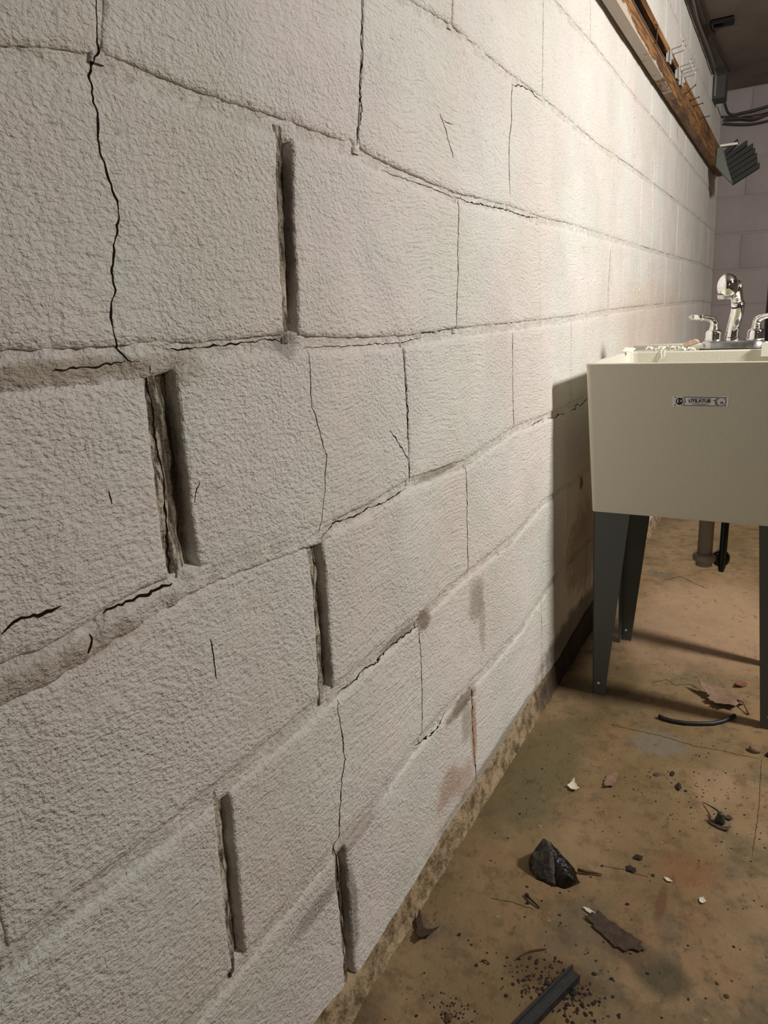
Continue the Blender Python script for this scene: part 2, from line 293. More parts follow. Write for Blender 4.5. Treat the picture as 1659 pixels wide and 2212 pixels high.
CRUMBS=[(0.0825, 0.7755, 0.0027, 0), (0.0978, 0.7723, 0.0013, 0), (0.1137, 0.7798, 0.0009, 0), (0.13, 0.7647, 0.0016, 0), (0.1419, 0.77, 0.001, 0), (0.1243, 0.7392, 0.0026, 0), (0.064, 0.6954, 0.0012, 0), (0.0699, 0.742, 0.0012, 0), (0.1366, 0.6782, 0.0015, 0), (0.0823, 0.6338, 0.0019, 0), (0.1213, 0.6488, 0.004, 1), (0.1423, 0.7168, 0.0008, 0), (0.1676, 0.7198, 0.0007, 0), (0.1756, 0.7623, 0.0015, 0), (0.1803, 0.7668, 0.0012, 0), (0.1784, 0.754, 0.0017, 0), (0.1754, 0.745, 0.0012, 0), (0.1794, 0.7334, 0.0022, 0), (0.1873, 0.7836, 0.0026, 0), (0.1976, 0.7821, 0.0034, 0), (0.2188, 0.7994, 0.0022, 0), (0.2083, 0.7701, 0.0017, 0), (0.2195, 0.7821, 0.0007, 0), (0.2044, 0.8759, 0.0015, 0), (0.2093, 0.8619, 0.0018, 0), (0.208, 0.8563, 0.0011, 0), (0.2172, 0.8596, 0.0008, 0), (0.1942, 0.8372, 0.0009, 0), (0.2394, 0.8336, 0.0008, 0), (0.2544, 0.8244, 0.0008, 0), (0.2583, 0.8293, 0.0008, 0), (0.2344, 0.7874, 0.001, 0), (0.239, 0.7926, 0.0008, 0), (0.2738, 0.7987, 0.0025, 0), (0.2658, 0.7701, 0.0011, 0), (0.2758, 0.7657, 0.0021, 0), (0.2842, 0.7575, 0.0024, 0), (0.2363, 0.7271, 0.0021, 0), (0.253, 0.7374, 0.0029, 0), (0.2701, 0.7461, 0.0027, 0), (0.2671, 0.7359, 0.0021, 0), (0.263, 0.73, 0.0009, 0), (0.2828, 0.74, 0.0019, 0), (0.2296, 0.768, 0.0033, 1), (0.2213, 0.7555, 0.0033, 0), (0.2119, 0.7529, 0.0025, 1), (0.1983, 0.7523, 0.0028, 1), (0.1985, 0.7409, 0.0018, 1), (0.2113, 0.7382, 0.002, 1), (0.2556, 0.7585, 0.0036, 0), (0.2589, 0.7157, 0.0023, 0), (0.1995, 0.8137, 0.0011, 0), (0.2899, 0.9409, 0.0029, 0), (0.2961, 0.8015, 0.0025, 0), (0.3374, 0.8314, 0.002, 0), (0.2728, 0.7989, 0.003, 0), (0.2797, 0.8082, 0.0011, 0), (0.2896, 0.8112, 0.0009, 0), (0.2823, 0.74, 0.0017, 0), (0.3158, 0.7518, 0.0031, 0), (0.3037, 0.7457, 0.0021, 1), (0.3916, 0.8162, 0.0017, 0), (0.4349, 0.8416, 0.0029, 1), (0.4395, 0.8704, 0.0016, 1), (0.4222, 0.857, 0.0022, 1), (0.4462, 0.9285, 0.0012, 0), (0.4788, 0.9316, 0.0015, 1), (0.4453, 1.0085, 0.0008, 0), (0.4255, 0.998, 0.0008, 0), (0.4699, 1.0258, 0.0011, 0), (0.2734, 0.8568, 0.001, 0), (0.3659, 1.4359, 0.0014, 0), (0.4207, 1.438, 0.0011, 0), (0.2782, 1.29, 0.0036, 1), (0.3048, 1.3042, 0.0039, 0), (0.2988, 1.2863, 0.0013, 0), (0.3209, 1.2679, 0.0052, 0), (0.334, 1.2614, 0.0029, 0), (0.343, 1.2311, 0.0014, 0), (0.1994, 1.1441, 0.0014, 0), (0.2099, 1.1387, 0.0011, 0), (0.0771, 1.067, 0.0023, 0), (0.0866, 1.0739, 0.0011, 0), (0.0732, 1.113, 0.0015, 0), (0.1051, 1.1203, 0.0012, 0), (0.043, 1.195, 0.0012, 0), (0.2896, 1.208, 0.0014, 0), (0.2209, 1.0853, 0.0013, 0), (0.2467, 1.0956, 0.0013, 0), (0.2379, 1.0038, 0.0023, 0), (0.2866, 1.047, 0.0043, 0), (0.2813, 1.0155, 0.005, 0), (0.3145, 1.0187, 0.0032, 0), (0.2999, 1.0341, 0.001, 0), (0.2046, 0.9269, 0.0012, 0), (0.1426, 0.9071, 0.0022, 0), (0.203, 0.8754, 0.0016, 0), (0.2568, 0.8273, 0.0008, 0), (0.2731, 0.8565, 0.0011, 0), (0.3244, 1.1707, 0.0009, 0)]

def footing_material():
    t = NT('footing_mortar'); p = t.pos()
    f = t.noise(p, 36.0, 5.0, 0.7)
    c = t.mix(t.ramp(f, 0.32, 0.62), lin(96, 76, 48), lin(178, 156, 122))
    c = t.mix(t.ramp(t.noise(p, 120.0, 3.0, 0.6), 0.56, 0.72, 0, .6), c, lin(70, 54, 34))
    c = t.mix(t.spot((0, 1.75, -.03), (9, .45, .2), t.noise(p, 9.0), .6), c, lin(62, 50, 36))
    h = t.math('ADD', t.noise(p, 60.0, 5.0, 0.65), t.math('MULTIPLY', t.noise(p, 200.0, 3.0), 0.4))
    t.set(Base_Color=c, Roughness=0.9, Normal=t.bump(h, 0.008, 0.9))
    return t.m
M_FOOT = footing_material()

def floor_material():
    t = NT('stained_concrete'); p = t.pos()
    w = t.noise(p, 9.0, 4.0, 0.6); w2 = t.noise(p, 34.0, 5.0, 0.65)
    c = t.mix(t.ramp(t.noise(p, 2.6, 4.0, 0.6), 0.35, 0.68), lin(118, 98, 66), lin(150, 126, 94))
    c = t.mix(t.ramp(t.noise(t.add(p, (5, 2, 0)), 5.5, 5.0, 0.65), 0.46, 0.66, 0, .75), c, lin(142, 112, 80))
    c = t.mix(t.ramp(t.noise(t.add(p, (1, 9, 0)), 7.5, 5.0, 0.68), 0.50, 0.66, 0, .8), c, lin(106, 94, 72))
    c = t.mix(t.ramp(w2, 0.48, 0.66, 0, .42), c, lin(78, 63, 43))
    for (x, y, rx, ry, col, k) in [
        (.075, 1.20, .10, .28, lin(98, 90, 62), .75), (.27, 1.40, .07, .06, lin(122, 118, 104), .6), (.36, .835, .045, .040, lin(70, 66, 46), .8),
        (.31, .86, .055, .030, lin(96, 74, 56), .7), (.225, .77, .085, .040, lin(74, 56, 34), .6), (.30, 2.1, .30, .45, lin(172, 142, 112), .7),
        (.38, 1.30, .05, .09, lin(162, 134, 104), .6), (.36, 1.05, .06, .05, lin(134, 94, 64), .6), (.40, .74, .10, .07, lin(112, 92, 66), .6),
        (.10, 1.60, .10, .20, lin(92, 78, 52), .6), (.335, .965, .010, .055, lin(98, 66, 44), .7), (.29, .69, .03, .05, lin(70, 66, 56), .7), (.13, 1.00, .05, .10, lin(122, 102, 68), .4)]:
        c = t.mix(t.math('MULTIPLY', t.spot((x, y, FLOOR), (rx, ry, 9.0), w), k), c, col)
    # scuffs and specks
    v = t.add(p, t.scale(t.noise(p, 14.0, 2.0, colour=True), (.04, .04, 0)))
    sc = t.noise(t.scale(v, (1.0, 0.55, 1.0)), 70.0, 4.0, 0.7)
    c = t.mix(t.ramp(sc, 0.575, 0.70, 0, .52), c, lin(62, 49, 33))
    c = t.mix(t.ramp(t.noise(t.add(p, (8, 8, 0)), 46.0, 4.0, 0.7), 0.66, 0.78, 0, .5), c, lin(196, 176, 146))
    h = t.math('ADD', t.noise(p, 22.0, 4.0, .6), t.math('MULTIPLY', t.noise(p, 150.0, 4.0, .65), 0.35))
    t.set(Base_Color=c, Roughness=t.ramp(w, .3, .7, .50, .75), Normal=t.bump(h, 0.004, 0.8))
    t.b.inputs['Specular IOR Level'].default_value = 0.3
    return t.m
M_FLOOR = floor_material()

# ------------------------------------------------------------------ setting: floor, ceiling, walls
def structure(name, bm, mat, parent=None, smooth=False):
    o = link_mesh(name, bm, mat, parent, smooth)
    if parent is None: o['kind'] = 'structure'
    return o

bm = bmesh.new(); add_box(bm, (-0.25, -1.6, FLOOR - 0.12), (3.3, 5.2, FLOOR)); floor = structure('floor', bm, M_FLOOR)
bm = bmesh.new(); add_box(bm, (-0.25, -1.6, CEIL), (3.3, 5.2, CEIL + 0.1)); ceiling = structure('ceiling', bm, M_CEIL)
bm = bmesh.new(); add_box(bm, (3.2, -1.6, FLOOR), (3.3, 5.2, CEIL)); structure('wall_right', bm, M_ROOM)
bm = bmesh.new(); add_box(bm, (-0.25, -1.6, FLOOR), (3.2, -1.5, CEIL)); structure('wall_front', bm, M_ROOM)

# left wall: a core that carries every block, mortar joint and crack
S0, S1 = -1.45, Y_BACK
bm = bmesh.new()
add_prism(bm, [(-0.034 + LEAN * FLOOR, S0, FLOOR), (-0.034 + LEAN * CEIL, S0, CEIL), (-0.24, S0, CEIL), (-0.24, S0, FLOOR)], (0, 5.2 - S0, 0))
wall_left = structure('wall_left', bm, M_CORE)

def ipl(pl, a, k=0):
    """value of the polyline pl at a (k: 0 = pl[i][1] as a function of pl[i][0], 1 = the reverse)"""
    q = sorted(((p[k], p[1 - k]) for p in pl))
    if a <= q[0][0]: return q[0][1]
    if a >= q[-1][0]: return q[-1][1]
    for (x0, y0), (x1, y1) in zip(q, q[1:]):
        if a <= x1: return y0 if x1 - x0 < 1e-9 else y0 + (y1 - y0) * (a - x0) / (x1 - x0)

NOM = {6: 0.0, 5: .2032, 4: .4064, 3: .6096, 2: .8128, 1: 1.0160, 0: 1.2192, -1: 1.4190, -2: 1.6230, -3: 1.8260, -4: CEIL}
def line_z(j, s):
    if j not in HL: return NOM[j]
    pl = HL[j]; z = ipl(pl, s)
    lo, hi = pl[0][0], pl[-1][0]
    d = max(lo - s, s - hi, 0.0)
    return z + (NOM[j] - z) * min(1.0, d / 1.2)
def half_h(j, s):
    if j == 6 or j == -4: return 0.0
    h = {1: .0062, 2: .0060, 3: .0060, 4: .0085, 5: .0068}.get(j, .0055)
    if j == 2: h += .006 * max(0, min(1, (.47 - s) / .06))
    if j == 3: h += .0065 * max(0, min(1, (.44 - s) / .06))
    if j == 4: h -= .003 * max(0, min(1, (s - .7) / .3))
    return h

rows = {}
for r in range(-3, 7):
    js = sorted(VW.get(r, []), key=lambda q: sum(p[0] for p in q[2]))
    zb, zt = NOM[r], NOM[r - 1]
    if not js:
        base = {-1: .62, -2: .84, -3: .63}[r]
        js = [('joint', .004, [(base, zt), (base, zb)])]
    mid = lambda q: sum(p[0] for p in q[2]) / len(q[2])
    a = mid(js[0])
    while a - .4064 > S0 + .1:
        a -= .4064; js.insert(0, ('joint', .0045, [(a, zt), (a, zb)]))
    a = mid(js[-1])
    while a + .4064 < S1 - .05:
        a += .4064; js.append(('joint', .0038, [(a, zt), (a, zb)]))
    rows[r] = js

def surf(s, z, amp=1.0):
    """the rolling unevenness of the block faces"""
    v = Vector((0.0, s, z))
    return amp * (0.0014 * noise.noise(v * 9.0) + 0.0008 * noise.noise(v * 31.0 + Vector((4, 1, 2))) + 0.00045 * noise.noise(v * 85.0))

def graded(n, length, fine):
    """0..1 with extra rows near both ends (for the rounded arris)"""
    f = [0.0, fine * .18 / length, fine * .45 / length, fine * .8 / length, fine * 1.3 / length]
    mids = [f[-1] + (1 - 2 * f[-1]) * i / n for i in range(1, n)]
    return f + mids + [1 - q for q in reversed(f)]

def gap(q): return q[1] if q[0] == 'wide' else .0012

def make_block(r, left, right):
    lf = (lambda z: ipl(left[2], z, 1) + gap(left)) if left else (lambda z: S0)
    rf = (lambda z: ipl(right[2], z, 1) - gap(right)) if right else (lambda z: S1)
    zm = (NOM[r] + NOM[r - 1]) / 2
    sc = (lf(zm) + rf(zm)) / 2; W = rf(zm) - lf(zm)
    if W < .02: return
    if sc < 0.0: step, arris = .045, .007
    elif sc < 1.0: step, arris = .0045, .0062
    elif sc < 1.7: step, arris = .007, .0056
    elif sc < 2.6: step, arris = .014, .005
    else: step, arris = .03, .0045
    Hh = abs(NOM[r - 1] - NOM[r])
    us = graded(max(2, int(W / step)), W, arris); vv = graded(max(2, int(Hh / step)), Hh, arris)
    verts = []; near = sc < 1.9
    dl = .012 if left and left[0] == 'wide' else .0016
    dr = .0045 if right and right[0] == 'wide' else .0016
    key = Vector((r * 7.3, sc * 11.1, 0))
    tip = 0.0010 * noise.noise(key) ; tilt = 0.002 * noise.noise(key + Vector((3, 3, 3)))
    for v in vv:
        for u in us:
            z = zm + (v - .5) * Hh
            for _ in range(2):
                s = lf(z) + (rf(z) - lf(z)) * u
                zb = line_z(r, s) + half_h(r, s); zt = line_z(r - 1, s) - half_h(r - 1, s)
                z = zb + (zt - zb) * v
            d = min(u * W, (1 - u) * W, v * Hh if r != 6 else 1.0, (1 - v) * Hh if r != -3 else 1.0)
            if near and d < .012:
                k = (1 - d / .012)
                q = Vector((7.0, s * 1.0, z * 1.0))
                s += k * (.0016 * noise.noise(q * 55) + .0012 * noise.noise(q * 140))
                z += k * (.0016 * noise.noise(q * 55 + Vector((9, 0, 0))) + .0012 * noise.noise(q * 140 + Vector((5, 5, 0))))
            ar = arris * (1.0 + .6 * noise.noise(Vector((1.0, s * 24, z * 24))))
            dw = dl if u < .5 else dr
            ev = max(0.0, 1 - min(u, 1 - u) * W / max(.002, ar * (.55 if dw > .01 else 1.1)))
            eh = max(0.0, 1 - (min(v if r != 6 else 9, 1 - v if r != -3 else 9)) * Hh / max(.002, ar * 1.5))
            x = LEAN * z + surf(s, z) + tip + tilt * (u - .5) - max(dw * ev * ev, (0.0038 if s < .8 else 0.0038 - .0012 * min(1, (s - .8) / .6)) * eh * eh)
            if d < 1e-6: x -= 0.022
            verts.append((x, s, z))
    n = len(us)
    faces = [(j * n + i, j * n + i + 1, (j + 1) * n + i + 1, (j + 1) * n + i) for j in range(len(vv) - 1) for i in range(n - 1)]
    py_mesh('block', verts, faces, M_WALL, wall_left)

for r, js in rows.items():
    seq = [None] + js + [None]
    for a, b in zip(seq, seq[1:]): make_block(r, a, b)

def steps(a, b, near, far):
    out = [a]; 
    while out[-1] < b:
        s = out[-1]
        out.append(s + (near if -.1 < s < 1.9 else far))
    out[-1] = b
    return out

# bed joints: one long lumpy strip of mortar per course line
for j in range(-3, 6):
    S = steps(S0, S1, .004, .05)
    verts = []; K = 9
    for s in S:
        zc = line_z(j, s); hw = half_h(j, s)
        worn = 1.0 if (j == 3 and s < .42) else (.6 if (j == 2 and s < .42) else 0.0)
        for k in range(K):
            q = -1 + 2 * k / (K - 1)
            z = zc + q * (hw + .007)
            v = Vector((2.0, s, z))
            x = LEAN * z - (.0034 if s < .8 else .0034 - .0018 * min(1, (s - .8) / .6)) - .0012 * (1 - q * q) + .0014 * noise.noise(v * 60) + .0010 * noise.noise(v * 150)
            if j == 3 and .42 < s < .66: x += .0035          # nearly flush here
            if worn:
                x += worn * (.0060 * (1 - q * q) * (1 if q < .5 else .2) + .0040 * noise.noise(v * 38) + .0022 * noise.noise(v * 95) - .001)
            if abs(q) > .99: x -= .012
            verts.append((x, s, z))
    faces = [(a * K + k, (a + 1) * K + k, (a + 1) * K + k + 1, a * K + k + 1) for a in range(len(S) - 1) for k in range(K - 1)]
    py_mesh('mortar_bed', verts, faces, M_MORTAR, wall_left)

# head joints
for r, js in rows.items():
    for kind, w, pl in js:
        sm = sum(p[0] for p in pl) / len(pl)
        if sm < -.1 : n = 6
        elif sm < 1.9: n = 60
        else: n = 10
        K = 15 if kind == 'wide' and sm < 1.9 else 9; verts = []
        z0 = line_z(r, sm); z1 = line_z(r - 1, sm)
        for i in range(n + 1):
            z = z0 + (z1 - z0) * i / n
            sc = ipl(pl, z, 1)
            for k in range(K):
                q = -1 + 2 * k / (K - 1)
                s = sc + q * ((w if kind == 'wide' else .002) + .006)
                v = Vector((5.0, s, z))
                if kind == 'wide':
                    x = -.0040 - .0095 * max(0.0, min(1.0, (q + .25) / .9)) ** .8 + .0036 * noise.noise(Vector((1, s * 60, z * 22))) + .0022 * noise.noise(Vector((3, s * 190, z * 60)))
                else:
                    x = -.0022 + .0006 * noise.noise(v * 60)
                if abs(q) > .99: x -= .010
                verts.append((LEAN * z + x, s, z))
        faces = [(a * K + k, a * K + k + 1, (a + 1) * K + k + 1, (a + 1) * K + k) for a in range(n) for k in range(K - 1)]
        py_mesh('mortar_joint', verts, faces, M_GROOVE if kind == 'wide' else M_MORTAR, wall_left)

# the cracks are draped over the finished wall surface
from mathutils.bvhtree import BVHTree
_V, _F = [], []
for o in wall_left.children:
    me = o.data; k = len(_V)
    if not me.vertices or min(v.co.y for v in me.vertices) > 3.6: continue
    _V.extend(v.co.copy() for v in me.vertices); _F.extend(tuple(q + k for q in p.vertices) for p in me.polygons)
WALL_BVH = BVHTree.FromPolygons(_V, _F)
def wall_surface(s, z):
    h = WALL_BVH.ray_cast(Vector((.2, s, z)), Vector((-1, 0, 0)))
    return (h[0].x if h[0] is not None else LEAN * z)

# cracks: narrow ragged dark seams
def crack(w, pl, seed, parent, surfx, mat, step=.0030):
    random.seed(int(seed * 100))
    P = [Vector((p[0], p[1], 0)) for p in pl]
    pts = []
    for a, b in zip(P, P[1:]):
        m = max(1, int((b - a).length / step))
        for i in range(m): pts.append(a + (b - a) * i / m)
    pts.append(P[-1])
    verts = []; faces = []
    N = len(pts); ww = min(w, .0022)
    for i, p in enumerate(pts):
        d = (pts[min(i + 1, N - 1)] - pts[max(i - 1, 0)]).normalized()
        nrm = Vector((-d.y, d.x, 0))
        e = min(1.0, .25 + 6.0 * min(i, N - 1 - i) / N)
        wob = noise.noise(Vector((seed, i * .45, 0))) * ww * .8 + noise.noise(Vector((seed, i * .13, 4))) * ww * .8 + random.uniform(-1, 1) * ww * .30
        hw = .27 * min(w, .0042) * e * max(.16, .75 + 1.1 * noise.noise(Vector((seed + 9, i * .3, 0))))
        c = p + nrm * wob
        a, b = c - nrm * hw, c + nrm * hw
        ta, tb = surfx(a.x, a.y), surfx(b.x, b.y)
        for q, h in ((a, ta - .003), (a, ta), (b, tb), (b, tb - .003)): verts.append((q, h))
        if i:
            o = i * 4
            for k in range(3): faces.append((o - 4 + k, o - 3 + k, o + k + 1, o + k))
    return verts, faces
def wall_crack(w, pl, seed):
    v, f = crack(w, pl, seed, wall_left, lambda s, z: wall_surface(s, z) - LEAN * z + .0005, M_CRACK)
    py_mesh('crack', [(LEAN * q.y + h, q.x, q.y) for q, h in v], f, M_CRACK, wall_left, False)
for i, (w, pl) in enumerate(CW): wall_crack(w, pl, i * 3.3 + 1)

# runs of paint that dried on the far blocks
for i, (w, pl) in enumerate(DRIPS):
    v, f = crack(w, pl, 90 + i * 2.7, wall_left, lambda s, z: wall_surface(s, z) - LEAN * z + .0035, M_WALL, .02)
    py_mesh('paint_run', [(LEAN * q.y + h, q.x, q.y) for q, h in v], f, M_WALL, wall_left, True)

# footing: the rough tan strip of mortar between the first course and the slab
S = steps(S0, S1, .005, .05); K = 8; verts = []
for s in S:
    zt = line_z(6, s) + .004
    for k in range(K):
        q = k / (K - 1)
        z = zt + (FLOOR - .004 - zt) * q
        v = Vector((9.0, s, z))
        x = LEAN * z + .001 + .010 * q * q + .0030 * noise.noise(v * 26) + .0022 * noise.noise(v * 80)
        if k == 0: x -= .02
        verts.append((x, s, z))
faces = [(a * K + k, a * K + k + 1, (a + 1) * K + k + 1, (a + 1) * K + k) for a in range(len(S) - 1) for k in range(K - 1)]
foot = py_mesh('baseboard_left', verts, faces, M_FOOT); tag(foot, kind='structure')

# back wall: painted blocks, with a black slab standing in for the shade of the opening at right
bm = bmesh.new(); add_box(bm, (-0.24, Y_BACK + .03, FLOOR), (0.285, 5.2, CEIL)); wall_back = structure('wall_back', bm, M_CORE)
for r in range(-3, 7):
    z0, z1 = NOM[r] + (.004 if r != 6 else FLOOR), NOM[r - 1] - .004
    off = .12 if r % 2 else -.085
    xs = [-.06, off, off + .4064 if off + .4064 < .24 else .285, .285]
    for a, b in zip(xs, xs[1:]):
        if b - a < .03: continue
        bm = bmesh.new(); add_box(bm, (a + .0035, Y_BACK, z0), (b - (.0035 if b < .28 else 0), Y_BACK + .05, z1), .005, 2)
        link_mesh('block', bm, M_BACKWALL, wall_back)
bm = bmesh.new(); add_box(bm, (-.05, Y_BACK + .004, FLOOR), (.285, Y_BACK + .04, CEIL)); link_mesh('mortar_bed', bm, M_BACKWALL, wall_back, False)
bm = bmesh.new(); add_box(bm, (0.285, 5.1, FLOOR), (1.25, 5.16, CEIL))
opening_shade = structure('opening_shade_1', bm, M_OPENING_SHADE)
bm = bmesh.new(); add_box(bm, (1.25, Y_BACK, FLOOR), (3.2, 5.2, CEIL)); structure('wall_back', bm, M_ROOM)

# floor cracks and scored lines
def floor_crack(w, pl, seed):
    v, f = crack(w, pl, seed, floor, lambda x, y: 0, M_CRACK)
    o = py_mesh('crack', [(q.x, q.y, FLOOR + (.0006 if h > -.002 else -.003)) for q, h in v], [tuple(reversed(t)) for t in f], M_FCRACK, floor, False)
M_FCRACK = plain('floor_crack', lin(64, 48, 32), .95, spec=0.0)
for i, (w, pl) in enumerate([
    (.0020, [(0.1614, 1.4317), (0.2203, 1.429), (0.267, 1.4313), (0.3319, 1.4205), (0.3836, 1.4266), (0.4508, 1.4268)]),
    (.0014, [(0.4548, 1.4287), (0.4566, 1.2748), (0.4519, 1.1321)]),
    (.0012, [(0.0989, 0.8606), (0.1341, 0.8679), (0.1638, 0.8676)]),
    (.0012, [(0.2374, 1.0043), (0.2729, 1.0105), (0.3086, 1.0114)]),
    (.0030, [(0.2122, 1.6568), (0.2397, 1.6866), (0.2634, 1.6674), (0.2923, 1.6853), (0.3201, 1.664)]),
    (.0045, [(0.1277, 2.3665), (0.1766, 2.4331), (0.2253, 2.3831), (0.2703, 2.3482)])]):
    floor_crack(w, pl, 50 + i * 2.1)

# ------------------------------------------------------------------ utility sink
M_TUB = plain('cream_plastic', lin(220, 217, 200), 0.42, bump=(300.0, 0.0006))
M_LEG = plain('dark_grey_steel', lin(84, 88, 86), 0.5)
M_BOLT = plain('zinc_bolt', lin(210, 208, 200), 0.35, 0.6)
M_PVC = plain('grey_pvc', lin(158, 150, 140), 0.5)
M_BLACK = plain('black_plastic', lin(20, 20, 19), 0.38)
M_CHROME = plain('chrome', (0.88, 0.88, 0.88, 1), 0.06, 1.0)
M_CHROME_DULL = plain('dull_chrome', (0.66, 0.67, 0.67, 1), 0.30, 1.0, vary=.25, vs_=60.0)
M_LABEL = plain('label_film', lin(240, 241, 240), 0.5)
M_INK = plain('label_ink', lin(24, 24, 44), 0.6)
M_INKGREY = plain('label_small_print', lin(128, 134, 130), 0.6)
M_WHITE = plain('white_plastic', lin(240, 238, 226), 0.5)
M_CHIP = plain('wood_chip', lin(176, 152, 128), 0.8, vary=.2, vs_=160.0)

SX0, SX1 = 0.058, 0.512           # rim, left and right
SY0, SYD, SY1 = 1.540, 1.935, 2.065   # front rim, front of the tap deck, back rim
RZ, BZ = 0.722, 0.400
sink = empty('utility_sink', (0.285, 1.72, FLOOR), 'cream plastic laundry tub standing on four dark grey tapered steel legs against the block wall', 'sink')

bm = bmesh.new()
def rect(x0, x1, y0, y1, z, r=.012, n=4):
    out = []
    for cx, cy, a0 in ((x1 - r, y1 - r, 0), (x0 + r, y1 - r, 90), (x0 + r, y0 + r, 180), (x1 - r, y0 + r, 270)):
        for k in range(n + 1):
            a = math.radians(a0 + 90 * k / n)
            out.append(bm.verts.new((cx + r * math.cos(a), cy + r * math.sin(a), z)))
    return out
loops = [
    rect(SX0 + .050, SX1 - .050, 1.59, 1.87, BZ - .002),
    rect(SX0 + .0225, SX1 - .0225, 1.5445, 1.905, BZ, .006),
    rect(SX0 + .0215, SX1 - .0215, 1.5440, 1.907, BZ + .004, .008),
    rect(SX0 + .0010, SX1 - .0010, 1.5405, 1.99, RZ - .012, .010),
    rect(SX0, SX1, SY0, SY1, RZ - .006, .010),
    rect(SX0, SX1, SY0, SY1, RZ - .0015, .010),
    rect(SX0 + .0015, SX1 - .0015, SY0 + .0015, SY1 - .0015, RZ, .010),
    rect(SX0 + .011, SX1 - .011, SY0 + .010, SYD, RZ, .022),
    rect(SX0 + .013, SX1 - .013, SY0 + .012, SYD - .002, RZ - .003, .022),
    rect(SX0 + .016, SX1 - .016, SY0 + .014, SYD - .006, RZ - .06, .024),
    rect(SX0 + .040, SX1 - .040, SY0 + .030, 1.885, BZ + .025, .035),
    rect(SX0 + .060, SX1 - .060, SY0 + .060, 1.86, BZ + .010, .035),
]
for a, b in zip(loops, loops[1:]):
    n = len(a)
    for k in range(n): bm.faces.new((a[k], a[(k + 1) % n], b[(k + 1) % n], b[k]))
bm.faces.new(list(reversed(loops[0]))); bm.faces.new(loops[-1])
bmesh.ops.recalc_face_normals(bm, faces=bm.faces[:])
tub = link_mesh('tub', bm, M_TUB, None, False); keep(tub, sink)
for p in tub.data.polygons: p.use_smooth = False
bm = bmesh.new(); add_box(bm, (SX0 + .004, SY1 - .016, RZ - .002), (SX1 - .004, SY1, RZ + .012), .004, 2)
keep(link_mesh('back_ledge', bm, M_TUB), sink)

def leg(front, left):
    """tapered angle-steel leg: a wide plate and a side plate folded back along the outer edge"""
    t = .0022
    sgn = 1 if left else -1
    if front: yt, yb = 1.5465, 1.5485
    else: yt, yb = 1.878, 1.872
    xt, xb = (.0835, .0935) if left else (SX1 - .0255, SX1 - .0365)
    wt, wb = .0775, .0280
    zt = BZ + .006
    bm = bmesh.new()
    add_prism(bm, [(xt, yt, zt), (xt + sgn * wt, yt, zt), (xb + sgn * wb, yb, FLOOR), (xb, yb, FLOOR)], (0, t if front else -t, 0))
    d = 1 if front else -1
    add_prism(bm, [(xt, yt, zt), (xt, yt + d * .070, zt), (xb, yb + d * .026, FLOOR), (xb, yb, FLOOR)], (sgn * t, 0, 0))
    o = link_mesh('leg', bm, M_LEG, None, False); keep(o, sink)
    bm = bmesh.new()
    yf = yb - d * .0008 if front else yb - .004
    add_lathe(bm, [(.0032, -.001), (.0040, .0), (.0036, .0018), (.0016, .0028)], (0, 0, 0), 12)
    bmesh.ops.transform(bm, matrix=Matrix.Translation((xb + sgn * .013, yf, FLOOR + .030)) @ Matrix.Rotation(math.radians(90), 4, 'X'), verts=bm.verts)
    bo = link_mesh('foot_bolt', bm, M_BOLT); bo.parent = o
    bo.matrix_parent_inverse = Matrix.Translation(sink.location).inverted() if False else Matrix.Identity(4)
    return o
for fr in (True, False):
    for lf in (True, False): leg(fr, lf)

# drain tail and black plastic outlet under the tub
bm = bmesh.new(); add_lathe(bm, [(.0165, .0), (.0165, .10), (.0165, .175)], (.300, 1.73, .240), 24); pipe = link_mesh('drain_pipe', bm, M_PVC); keep(pipe, sink)
bm = bmesh.new(); add_lathe(bm, [(.0175, -.012), (.0185, -.010), (.0185, .0), (.0245, .001), (.0255, .004), (.0255, .013), (.0240, .016), (.0170, .017)], (.300, 1.73, .252), 24)
nut = link_mesh('coupling_nut', bm, M_PVC); nut.parent = pipe
bm = bmesh.new()
add_tube(bm, [(.338, 1.735, .415), (.338, 1.735, .300), (.338, 1.735, .240), (.337, 1.735, .228)], [.0085, .0085, .0085, .006], 14)
hose = link_mesh('overflow_tube', bm, M_BLACK); keep(hose, sink); hose['label'] = 'black plastic tube under the tub'
bm = bmesh.new()
add_lathe(bm, [(.012, -.010), (.0185, -.009), (.0195, -.006), (.0195, .006), (.0185, .009), (.012, .010)], (0, 0, 0), 24)
bmesh.ops.transform(bm, matrix=Matrix.Translation((.334, 1.742, .258)) @ Matrix.Rotation(math.radians(90), 4, 'X'), verts=bm.verts)
kn = link_mesh('round_clamp', bm, M_BLACK); kn.parent = hose

# maker's label on the front of the tub
LX0, LX1, LZ0, LZ1 = .239, .333, .6365, .6545
LY = 1.5413
bm = bmesh.new(); add_box(bm, (LX0 - .0045, LY - .0005, LZ0 - .0015), (LX1 + .004, LY + .002, LZ1 + .0015)); lab = link_mesh('label_sticker', bm, M_LABEL, None, False); keep(lab, sink); lab['label'] = 'white sticker printed in dark blue'
def ink(name, bm, mat): 
    o = link_mesh(name, bm, mat, None, False); o.parent = lab; return o
def ring(bm, cx, cz, r0, r1, y, n=36, a0=0, a1=360):
    m = max(3, int(n * (a1 - a0) / 360)); A = []; B = []
    for k in range(m + 1):
        a = math.radians(a0 + (a1 - a0) * k / m)
        A.append(bm.verts.new((cx + r0 * math.cos(a), y, cz + r0 * math.sin(a)))); B.append(bm.verts.new((cx + r1 * math.cos(a), y, cz + r1 * math.sin(a))))
    for k in range(m): bm.faces.new((A[k], B[k], B[k + 1], A[k + 1]))
YI = LY - .0008
h = (LZ1 - LZ0) / 2; cz = (LZ0 + LZ1) / 2
cl, cr_ = LX0 + h, LX1 - h
